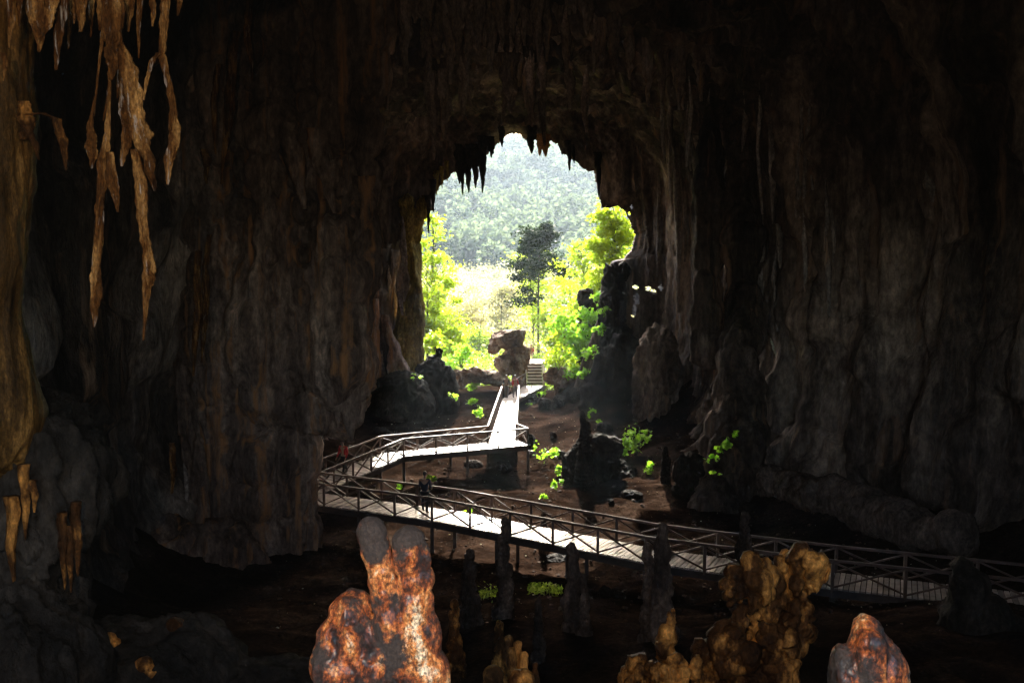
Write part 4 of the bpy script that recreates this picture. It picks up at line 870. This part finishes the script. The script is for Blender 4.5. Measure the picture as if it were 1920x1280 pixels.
# ================================================================== PEOPLE
def skin_mesh(name, verts, edges, radii, mat, parent, sub=2, root=0):
    me = bpy.data.meshes.new(name); me.from_pydata([tuple(v) for v in verts], edges, []); me.update()
    o = bpy.data.objects.new('tmp', me); COL.objects.link(o)
    o.modifiers.new('s', 'SKIN')
    for k, sv_ in enumerate(me.skin_vertices[0].data):
        r = radii[k]; sv_.radius = r if isinstance(r, tuple) else (r, r); sv_.use_root = (k == root)
    m = o.modifiers.new('d', 'SUBSURF'); m.levels = sub; m.render_levels = sub
    dg = bpy.context.evaluated_depsgraph_get(); me2 = bpy.data.meshes.new_from_object(o.evaluated_get(dg)); me2.name = name
    bpy.data.objects.remove(o); bpy.data.meshes.remove(me)
    return link(name, me2, mat, parent)
def person(loc, rz, H, label, shirt, trousers, stride=.18, lean=.0, arm=(.1, .1), hands_up=0.0, sit=False, sleeves=True, group=None):
    k = H / 1.75
    e = empty('person', loc, rz); tag(e, label, 'person', group)
    hip = .92; l = lean
    V_ = {'pel': (0, 0, hip), 'waist': (0, -.02 - l * .25, hip + .16), 'chest': (0, -l * .6, hip + .38), 'neck': (0, .0 - l, hip + .56), 'head0': (0, -.01 - l * 1.15, hip + .64), 'head1': (0, -.015 - l * 1.3, hip + .74), 'head2': (0, -l * 1.35, hip + .81)}
    Rr = {'pel': (.15, .11), 'waist': (.13, .095), 'chest': (.165, .11), 'neck': .052, 'head0': .062, 'head1': (.078, .092), 'head2': (.062, .075)}
    E_ = [('pel', 'waist'), ('waist', 'chest'), ('chest', 'neck'), ('neck', 'head0'), ('head0', 'head1'), ('head1', 'head2')]
    for s_, n_ in ((-1, 'l'), (1, 'r')):
        st_ = stride * s_
        V_['hp' + n_] = (s_ * .095, 0, hip - .06); V_['kn' + n_] = (s_ * .105, -st_ * .5 - .02, .5); V_['an' + n_] = (s_ * .11, -st_ + (.05 if st_ < 0 else 0), .09); V_['to' + n_] = (s_ * .125, -st_ - .17, .035)
        Rr.update({'hp' + n_: .09, 'kn' + n_: .06, 'an' + n_: .042, 'to' + n_: .032}); E_ += [('pel', 'hp' + n_), ('hp' + n_, 'kn' + n_), ('kn' + n_, 'an' + n_), ('an' + n_, 'to' + n_)]
        a = arm[0 if s_ < 0 else 1]
        sh = (s_ * .19, -l * .85, hip + .49); el = (s_ * .25, -l * .7 + .03 - a * .3, hip + .2); wr = (s_ * .24, -l * .6 - a * 1.0 - .05, hip - .03 + hands_up)
        V_['sh' + n_] = sh; V_['el' + n_] = el; V_['wr' + n_] = wr; Rr.update({'sh' + n_: .058, 'el' + n_: .04, 'wr' + n_: .026})
        d = (Vector(wr) - Vector(el)).normalized(); pm = Vector(wr) + d * .07
        V_['pm' + n_] = tuple(pm); Rr['pm' + n_] = (.036, .018)
        E_ += [('chest', 'sh' + n_), ('sh' + n_, 'el' + n_), ('el' + n_, 'wr' + n_), ('wr' + n_, 'pm' + n_)]
        sd_ = d.cross(Vector((1, 0, 0))).normalized()
        for q in range(4):
            ln = (.075, .085, .08, .06)[q]; f0 = pm + sd_ * (q - 1.5) * .019 + d * .02; f1 = f0 + d * ln * .5 ; f2 = f1 + (d + Vector((-s_ * .5, 0, 0))).normalized() * ln * .5
            V_[f'a{q}{n_}'] = tuple(f0); V_[f'f{q}{n_}'] = tuple(f1); V_[f'g{q}{n_}'] = tuple(f2); Rr[f'a{q}{n_}'] = .009; Rr[f'f{q}{n_}'] = .009; Rr[f'g{q}{n_}'] = .007
            E_ += [('pm' + n_, f'a{q}{n_}'), (f'a{q}{n_}', f'f{q}{n_}'), (f'f{q}{n_}', f'g{q}{n_}')]
        t0 = Vector(wr) + d * .03 + sd_ * -.04; V_['t' + n_] = tuple(t0); V_['u' + n_] = tuple(t0 + (d * .8 - sd_ * .5).normalized() * .045); Rr['t' + n_] = .011; Rr['u' + n_] = .008
        E_ += [('wr' + n_, 't' + n_), ('t' + n_, 'u' + n_)]
    names = list(V_)
    def build(nm, keys, mat, grow, edges, root):
        ks = [n for n in names if n in keys]; idx = {n: i for i, n in enumerate(ks)}
        rad = []
        for n in ks:
            r = Rr[n]; r = r if isinstance(r, tuple) else (r, r); rad.append(tuple((x + grow) * k for x in r))
        o = skin_mesh(nm, [Vector(V_[n]) * k for n in ks], [(idx[a], idx[b]) for a, b in edges if a in idx and b in idx], rad, mat, e, 2, idx[root])
        return o
    build('body', set(names), M['skin'], 0, E_, 'pel')
    sh_keys = {'pel', 'waist', 'chest', 'shl', 'shr', 'ell', 'elr'} | ({'wrl', 'wrr'} if sleeves else set())
    build('shirt', sh_keys, M[shirt], .014, E_, 'waist')
    build('trousers', {'pel', 'hpl', 'hpr', 'knl', 'knr', 'anl', 'anr'}, M[trousers], .012, E_, 'pel')
    for n_ in 'lr':
        build('shoe', {'an' + n_, 'to' + n_}, M['black'], .012, E_, 'an' + n_)
    hd = Vector(V_['head1']) * k; bm = bmesh.new()
    bmesh.ops.create_icosphere(bm, subdivisions=3, radius=1, matrix=Matrix.Translation(hd + Vector((0, .018, .032)) * k) @ Matrix.Diagonal((.092 * k, .108 * k, .102 * k, 1)))
    bmesh.ops.delete(bm, geom=[v for v in bm.verts if v.co.y < hd.y - .05 * k and v.co.z < hd.z + .055 * k], context='VERTS')
    bm_link('hair', bm, M['hair'], e, True)
    # face: nose, eyes, mouth, ears
    def fb_(nm, off, r, mat):
        b2 = bmesh.new(); bmesh.ops.create_icosphere(b2, subdivisions=2, radius=1, matrix=Matrix.Translation(hd + Vector(off) * k) @ Matrix.Diagonal((*[x * k for x in r], 1))); bm_link(nm, b2, mat, e, True)
    fb_('nose', (0, -.098, -.012), (.013, .018, .022), M['skin'])
    for s_ in (-1, 1): fb_('eye', (s_ * .032, -.082, .012), (.012, .008, .008), M['hair']); fb_('ear', (s_ * .08, 0, -.005), (.01, .02, .03), M['skin'])
    fb_('mouth', (0, -.086, -.05), (.022, .008, .006), M['pink'])
    return e
pA = atz(797, 961, 0)
person(pA, R(170), 1.74, 'person in dark clothes standing on the near span of the walkway', 'navy', 'black', stride=.12, arm=(.12, .35), hands_up=.15)
pB = nB0.lerp(nB1, .42).lerp(fB0.lerp(fB1, .42), .5)
person(pB, R(-28), 1.68, 'person in a red jacket walking on the left span behind the rock column', 'red', 'black', stride=.3, lean=.12, arm=(.2, .1))
pC = lD1.lerp(lE1, .08) + Vector((.18, .3, 0))
person(pC + Vector((.62, .1, 0)), R(20), 1.6, 'person in a red top at the far end of the walkway below the boulder', 'red', 'grey', stride=.1, arm=(.2, .2))
person(pC, R(-15), 1.62, 'person in a dark top with pale trousers beside the red one below the boulder', 'black', 'grey', stride=.08, arm=(.15, .2), hands_up=.2)
person(top + Vector((-.25, .5, .0)), R(0), 1.45, 'person in a red shirt and pale trousers at the head of the stairs', 'red', 'khaki', stride=.1, arm=(.2, .1), hands_up=.15)

# ================================================================== VEGETATION
def leaves_mesh(name, C, size, mat, parent=None, wid=.5, droop=0.0, jitter=.35):
    n = len(C); C = np.asarray(C, float)
    a = RNG.normal(size=(n, 3)); a[:, 2] *= .6; a[:, 2] -= droop; a /= np.linalg.norm(a, axis=1)[:, None]
    b = RNG.normal(size=(n, 3)); b -= (b * a).sum(1)[:, None] * a; b /= np.linalg.norm(b, axis=1)[:, None]
    s = size * (1 + jitter * RNG.uniform(-1, 1, n))[:, None]
    c = np.cross(a, b)
    v0 = C - a * s * .5; v1 = C + b * s * wid * .5 - a * s * .08 + c * s * .06; v2 = C + a * s * .5; v3 = C - b * s * wid * .5 - a * s * .08 + c * s * .06
    V = np.stack([v0, v1, v2, v3], 1).reshape(-1, 3); Q = np.arange(4 * n).reshape(n, 4)
    return link(name, np_mesh(name, V, Q), mat, parent, smooth=False)
def tube(bm, pts, rad, seg=7):
    prev = None
    for i, p in enumerate(pts):
        p = Vector(p); d = (Vector(pts[min(i + 1, len(pts) - 1)]) - Vector(pts[max(i - 1, 0)])).normalized()
        s = d.cross(Vector((.3, 1, .1))).normalized(); u = s.cross(d)
        ring = [bm.verts.new(p + (s * math.cos(2 * math.pi * q / seg) + u * math.sin(2 * math.pi * q / seg)) * rad[i]) for q in range(seg)]
        if prev:
            for q in range(seg): bm.faces.new((prev[q], prev[(q + 1) % seg], ring[(q + 1) % seg], ring[q]))
        prev = ring
def tree(base, H, label, mat, cw, ch, n_leaf, leaf=.16, cz=.65, trunk_r=.12, nlobes=26, droop=.2, dark=None, lean=0, group=None, name='tree', clump=.16, wid=.5, lobe_list=None):
    """trunk with limbs reaching to leaf clumps spread through an uneven crown"""
    base = Vector(base); e = empty(name, base); tag(e, label, 'tree', group)
    bm = bmesh.new()
    tp = [Vector((lean * t * H + .12 * math.sin(t * 5 + base.x) * t, .1 * math.cos(t * 4) * t, H * t * .93)) for t in np.linspace(0, 1, 9)]
    tube(bm, tp, [trunk_r * (1 - .8 * t) for t in np.linspace(0, 1, 9)])
    lobes = [Vector(v) for v in (lobe_list or [])]; nlobes = len(lobes) or nlobes
    for k in range(0 if lobes else nlobes):
        while True:
            q = RNG.uniform(-1, 1, 3)
            if q @ q < 1: break
        rr = .55 + .45 * random.random()
        c = Vector((q[0] * cw * rr + lean * H * cz, q[1] * cw * .8 * rr, H * cz + q[2] * ch)); lobes.append(c)
        pass
    for c in lobes:
        zt = min(max((c.z - ch * .35) / (H * .93), .25), .97); j = zt * 8; i = int(j); s0 = tp[i].lerp(tp[min(i + 1, 8)], j - i)
        md = s0.lerp(c, .55) + Vector((0, 0, .12 * (c - s0).length))
        tube(bm, [s0, md, c], [trunk_r * .35, trunk_r * .2, trunk_r * .06], 5)
    bm_link('trunk', bm, M['bark'], e, True)
    per = n_leaf // nlobes; pts = []
    for c in lobes:
        s = clump * (cw + ch) * random.uniform(.6, 1.3)
        g = RNG.normal(size=(int(per * random.uniform(.5, 1.5)), 3)) * np.array([1.15, 1.0, .6]) * s
        pts.append(g + np.array(list(c)))
    leaves_mesh('crown', np.concatenate(pts), leaf, M[mat], e, droop=droop, wid=wid)
    return e
def base_at(px, Y): x = (px - 960) / F * Y; return Vector((x, Y, gz(x, Y)))
def tree_px(px, Y, ptop, label, mat, cwpx, chpx, cypx, n, **kw):
    b = base_at(px, Y); H = at(px, ptop, Y).z - b.z; zc = at(px, cypx, Y).z - b.z
    lp = kw.pop('lobes_px', None)
    if lp: kw['lobe_list'] = [at(q[0], q[1], Y + random.uniform(-1, 1)) - b for q in lp]
    return tree(b, H, label, mat, cwpx * Y / F, chpx * Y / F, n, cz=zc / H, **kw)
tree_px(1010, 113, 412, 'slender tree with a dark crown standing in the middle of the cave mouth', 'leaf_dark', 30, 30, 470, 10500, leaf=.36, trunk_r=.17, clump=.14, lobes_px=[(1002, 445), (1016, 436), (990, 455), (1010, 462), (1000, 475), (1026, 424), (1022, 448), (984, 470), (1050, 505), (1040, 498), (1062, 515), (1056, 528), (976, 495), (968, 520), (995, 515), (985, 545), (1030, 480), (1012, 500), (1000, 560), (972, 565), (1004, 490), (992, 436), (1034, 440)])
tree_px(1000, 118, 430, 'slim lime green tree close behind the dark crowned one', 'leaf_yellow', 52, 105, 555, 4600, leaf=.34, trunk_r=.09, nlobes=40, clump=.07)
tree_px(812, 95, 350, 'tall airy yellow green tree at the left side of the mouth', 'leaf_yellow', 55, 130, 520, 4600, leaf=.36, trunk_r=.12, nlobes=70, clump=.045)
tree_px(845, 90, 560, 'small lime green tree with a forked trunk low at the left of the mouth', 'leaf_yellow', 50, 50, 625, 2800, leaf=.34, trunk_r=.08, nlobes=24, clump=.1)
tree_px(1150, 84, 375, 'bright yellow green tree filling the right bulge of the mouth', 'leaf_yellow', 60, 90, 460, 5200, leaf=.4, trunk_r=.14, nlobes=60, clump=.06)
tree_px(1095, 100, 430, 'loose pale yellow green tree left of the bright one on the right', 'leaf_yellow', 62, 90, 520, 3200, leaf=.36, trunk_r=.1, nlobes=60, clump=.05)
tree_px(800, 88, 470, 'leafy lime tree low against the left edge of the mouth', 'leaf_yellow', 34, 80, 600, 2600, leaf=.36, trunk_r=.08, nlobes=40, clump=.05)
tree_px(1125, 82.5, 470, 'low leafy yellow green tree just right of the black rock stack', 'leaf_yellow', 34, 50, 540, 2200, leaf=.34, trunk_r=.08, nlobes=22, clump=.1)
tree_px(1070, 88, 520, 'lime tree behind the shrubs of the right bank', 'leaf_yellow', 40, 60, 590, 2400, leaf=.34, trunk_r=.08, nlobes=26, clump=.1)
tree_px(900, 115, 590, 'dark green rounded bush tree low behind the flat rock slab', 'leaf_green', 45, 40, 645, 4500, leaf=.34, trunk_r=.1, nlobes=22, clump=.12)
tree_px(1050, 97, 545, 'green understorey tree right of the slender dark trunk', 'leaf_green', 45, 60, 610, 5500, leaf=.3, trunk_r=.08, nlobes=24, clump=.11)
tree_px(860, 130, 520, 'pale olive tree farther back on the left', 'leaf_pale', 60, 60, 590, 6000, leaf=.36, trunk_r=.1, nlobes=30, clump=.1)
tree_px(940, 150, 530, 'dry brownish tree in the gap left of the dark crown', 'leaf_pale', 60, 55, 585, 6000, leaf=.42, trunk_r=.12, nlobes=30, clump=.1)

def bush(px, py, Y, rpx, label, n, leaf, mat='leaf_bright', flat=.7, group=None, z=None, name='plant', cat='plant', wid=.75):
    if Y < 70 and px < 1300 and px not in (588, 784, 848):
        h = ground_hit(px, py + rpx * .8); Y = h.y
    c = at(px, py, Y); r = rpx * Y / F; e = empty(name, (c.x, c.y, c.z - r * flat)); tag(e, label, cat, group)
    bm = bmesh.new(); k = max(4, int(n / 14)); pts = []
    for i in range(k):
        a = random.uniform(0, 2 * math.pi); q = random.random() ** .5
        tip = Vector((math.cos(a) * q * r, math.sin(a) * q * r * .7, r * flat * random.uniform(.5, 2.0)))
        tube(bm, [Vector((0, 0, -.1)), tip * .5 + Vector((0, 0, r * .15)), tip], [leaf * .06, leaf * .045, leaf * .02], 4)
        g = RNG.normal(size=(max(3, n // k), 3)) * r * .2; pts.append(g + np.array(list(tip)))
    bm_link('stem', bm, M['bark'], e, True)
    leaves_mesh('foliage', np.concatenate(pts), leaf, M[mat], e, wid=wid, droop=.2)
    return e
for px, py, Y, r, lab, n, lf in [
    (1085, 640, 76.5, 34, 'dense bright green shrub spilling over the right bank of the mouth', 500, .34),
    (1110, 600, 76.5, 26, 'lime green shrub higher up the right bank', 330, .32),
    (1098, 660, 76, 30, 'lime green shrub in the middle of the right bank', 340, .32),
    (1058, 610, 79, 30, 'bright green shrub behind the right bank', 340, .32),
    (835, 690, 78, 24, 'low bright green shrub at the left foot of the mouth', 260, .3),
    (1050, 675, 77, 30, 'bright shrub beside the stairs on the right', 400, .3),
    (1138, 585, 71.6, 13, 'small bright green sprig growing on the jagged outcrop edge', 60, .3),
    (1126, 622, 71.2, 15, 'bright green leaves draped over the right outcrop, middle', 80, .3),
    (1110, 662, 71, 17, 'bright green leaves draped over the right outcrop, lower down', 100, .3),
    (1094, 702, 71, 14, 'lime green leaves at the foot of the right outcrop', 70, .28),
    (1125, 560, 76.5, 14, 'small yellow green sprig beside the black rock stack', 120, .3),
    (1075, 700, 75, 18, 'low green plant at the foot of the right bank', 160, .26),
    (865, 670, 80, 26, 'green shrub behind the black rock shoulder on the left', 350, .3),
    (815, 640, 78, 22, 'lime shrub against the left column of the mouth', 260, .3)]:
    bush(px, py, Y, r, lab, n, lf, name='shrub', cat='shrub', mat='leaf_bright' if 'green' in lab else 'leaf_yellow')
for px, py, Y, r, lab, n, lf in [
    (888, 725, 62, 13, 'tall bright green plant left of the walkway ramp, upper tuft', 70, .3),
    (893, 752, 61, 14, 'bright green plant left of the walkway ramp, middle tuft', 60, .28),
    (905, 775, 60.5, 14, 'bright green plant left of the walkway ramp, lowest tuft', 60, .26),
    (784, 708, 66, 12, 'sparse sprig of yellow green leaves under the left ribs', 14, .26),
    (848, 742, 64, 12, 'sparse sprig of leaves on the dark bank left of the ramp', 18, .26),
    (1010, 738, 68, 12, 'small green plant right of the walkway landing', 40, .22),
    (993, 757, 64, 7, 'tiny green tuft at the top of the ramp railing', 16, .2),
    (1108, 776, 58, 10, 'small yellow green plant behind the black horn', 34, .2),
    (1125, 790, 57, 8, 'tiny leafy sprig right of the black horn', 20, .18),
    (1022, 850, 50, 20, 'low bright green plant on the floor left of the stump-like block', 80, .22),
    (1050, 848, 50.5, 12, 'yellow green tuft touching the stump-like block', 44, .2),
    (1046, 882, 47, 11, 'upright bright green plant below the low tufts', 40, .24),
    (1042, 908, 45, 12, 'leafy green plant in front of the upright one', 50, .22),
    (1015, 931, 42.5, 9, 'small green plant just beyond the far railing', 40, .18),
    (1195, 830, 51, 32, 'large bright yellow green plant right of the stump-like block', 240, .24),
    (1168, 848, 50, 14, 'small plant between the block and the large plant', 50, .2),
    (1220, 878, 46.5, 16, 'low green plant left of the slim rock post', 60, .2),
    (1355, 842, 45, 18, 'bright leafy branch hanging on the rock pillar at right, middle bunch', 70, .22),
    (1335, 862, 45, 12, 'bright leaf bunch at the left end of the hanging branch', 24, .22),
    (1384, 815, 45, 8, 'topmost leaves of the branch on the right rock pillar', 16, .2),
    (1342, 885, 45, 8, 'lowest leaves of the branch on the right rock pillar', 14, .2),
    (588, 838, 40.2, 10, 'large drooping yellow green leaves at the edge of the brown column', 12, .5),
    (808, 898, 45.5, 12, 'green plant behind the person on the near span', 34, .22),
    (745, 912, 44, 9, 'small green plant behind the near span, left of the person', 26, .2),
    (880, 958, 41, 9, 'tiny green plant showing through the near railing', 16, .16)]:
    bush(px, py, Y, r, lab, n, lf)
def gravel(name, lab, n, mat, s0, s1):
    bm = bmesh.new(); bmesh.ops.create_icosphere(bm, subdivisions=1, radius=1); bv = np.array([list(v.co) for v in bm.verts]); bf = np.array([[v.index for v in f.verts] for f in bm.faces]); bm.free()
    cl_ = RNG.uniform(size=(60, 2)) * np.array([24, 42]) + np.array([-8, 28]); pk = RNG.integers(0, 60, n)
    P = cl_[pk] + RNG.normal(size=(n, 2)) * np.array([1.6, 2.2]); hit = RNG.uniform(size=n) < .35
    P[hit] = RNG.uniform(size=(hit.sum(), 2)) * np.array([26, 44]) + np.array([-9, 27])
    z = ground_z(P[:, 0], P[:, 1]); sz = s0 + (s1 - s0) * RNG.uniform(size=n) ** 4
    sc = sz[:, None] * RNG.uniform(.6, 1.2, (n, 3)) * np.array([1, 1, .7]); C = np.stack([P[:, 0], P[:, 1], z + sz * .2], 1)
    V = (bv[None] * (1 + RNG.uniform(-.25, .25, (n, len(bv), 1))) * sc[:, None, :] + C[:, None, :]).reshape(-1, 3)
    Q = (bf[None] + (np.arange(n) * len(bv))[:, None, None]).reshape(-1, 3)
    o = link(name, np_mesh(name, V, Q), mat, None, False); tag(o, lab, 'gravel', kind='stuff')
gravel('gravel', 'scattered small stones and grit on the brown cave floor', 4200, M['dull'], .015, .11)
gravel('gravel', 'pale flecks of grit glinting on the cave floor', 700, M['pale'], .012, .05)
def cover(px0, px1, py0, py1, z0, lab, n, lf):
    a = atz(px0, py1, z0); pts = []
    for _ in range(n):
        p = atz(random.uniform(px0, px1), random.gauss((py0 + py1) / 2, (py1 - py0) / 4), z0); p.z = gz(p.x, p.y) + random.uniform(.02, .3); pts.append(list(p))
    o = leaves_mesh('ground_cover', np.array(pts), lf, M['leaf_green']); tag(o, lab, 'ground cover', kind='stuff')
cover(990, 1055, 1062, 1090, 0, 'dim green ground cover on the slope below the walkway', 500, .12)
cover(895, 945, 1068, 1090, 0, 'dim green ground cover left of the brown stalagmite', 200, .12)

# undergrowth outside
def strewn(name, lab, n, x0, x1, y0, y1, lf, mat, hmax, sz):
    cx = RNG.uniform(x0, x1, n // 30); cy = RNG.uniform(y0, y1, n // 30)
    C = []
    for a, b in zip(cx, cy):
        m = 30; s = sz * RNG.uniform(.5, 1.4); g = RNG.normal(size=(m, 3)) * np.array([s, s, s * .6]); g[:, 0] += a; g[:, 1] += b; g[:, 2] += ground_z(np.array([a]), np.array([b]))[0] + hmax * RNG.uniform(0.2, 1)
        C.append(g)
    o = leaves_mesh(name, np.concatenate(C), lf, M[mat], wid=.6); tag(o, lab, 'undergrowth', kind='stuff'); return o
strewn('undergrowth', 'sunny undergrowth just outside the cave mouth', 24000, -12, 12, 83, 112, .3, 'leaf_green', 1.2, .7)
strewn('undergrowth', 'pale dry scrub filling the valley floor beyond the mouth', 32000, -34, 40, 112, 285, .62, 'leaf_pale', 2.0, 1.3)
# forested hillside
n = 4600
hx = RNG.uniform(-170, 190, n); hy = 275 + 470 * RNG.uniform(size=n) ** .8; ok = np.abs(hx) < hy * .21 + 10; hx, hy = hx[ok], hy[ok]
hz = ground_z(hx, hy); pts = []
for a, b, c in zip(hx, hy, hz):
    r = 1.8 + 4.4 * RNG.uniform() ** 1.7; m = int(14 * r ** 1.3)
    q = RNG.normal(size=(m, 3)); q /= np.linalg.norm(q, axis=1)[:, None]; q[:, 2] = np.abs(q[:, 2]) * RNG.uniform(.8, 1.7)
    pts.append(q * r * RNG.uniform(.55, 1.0, (m, 1)) + np.array([a, b, c + RNG.uniform(1, 6)]))
o = leaves_mesh('forest', np.concatenate(pts), 1.7, M['leaf_hill'], wid=.8); tag(o, 'forested hillside seen through haze beyond the cave mouth', 'forest', kind='stuff')

# ================================================================== HAZE
if True:
    bm = bmesh.new(); bmesh.ops.create_cube(bm, size=1, matrix=Matrix.Translation((0, 760, 55)) @ Matrix.Diagonal((2700, 1620, 150, 1)))
    hm = bpy.data.materials.new('haze_air'); hm.use_nodes = True; t = hm.node_tree; t.nodes.clear()
    pv = t.nodes.new('ShaderNodeVolumePrincipled'); pv.inputs['Color'].default_value = (.72, .86, 1, 1); pv.inputs['Density'].default_value = .00024; pv.inputs['Anisotropy'].default_value = .3
    ou = t.nodes.new('ShaderNodeOutputMaterial'); t.links.new(pv.outputs[0], ou.inputs['Volume'])
    hz_o = bm_link('haze', bm, hm); tag(hz_o, kind='stuff'); hz_o['label'] = 'pale haze in the valley air'; hz_o['category'] = 'haze'
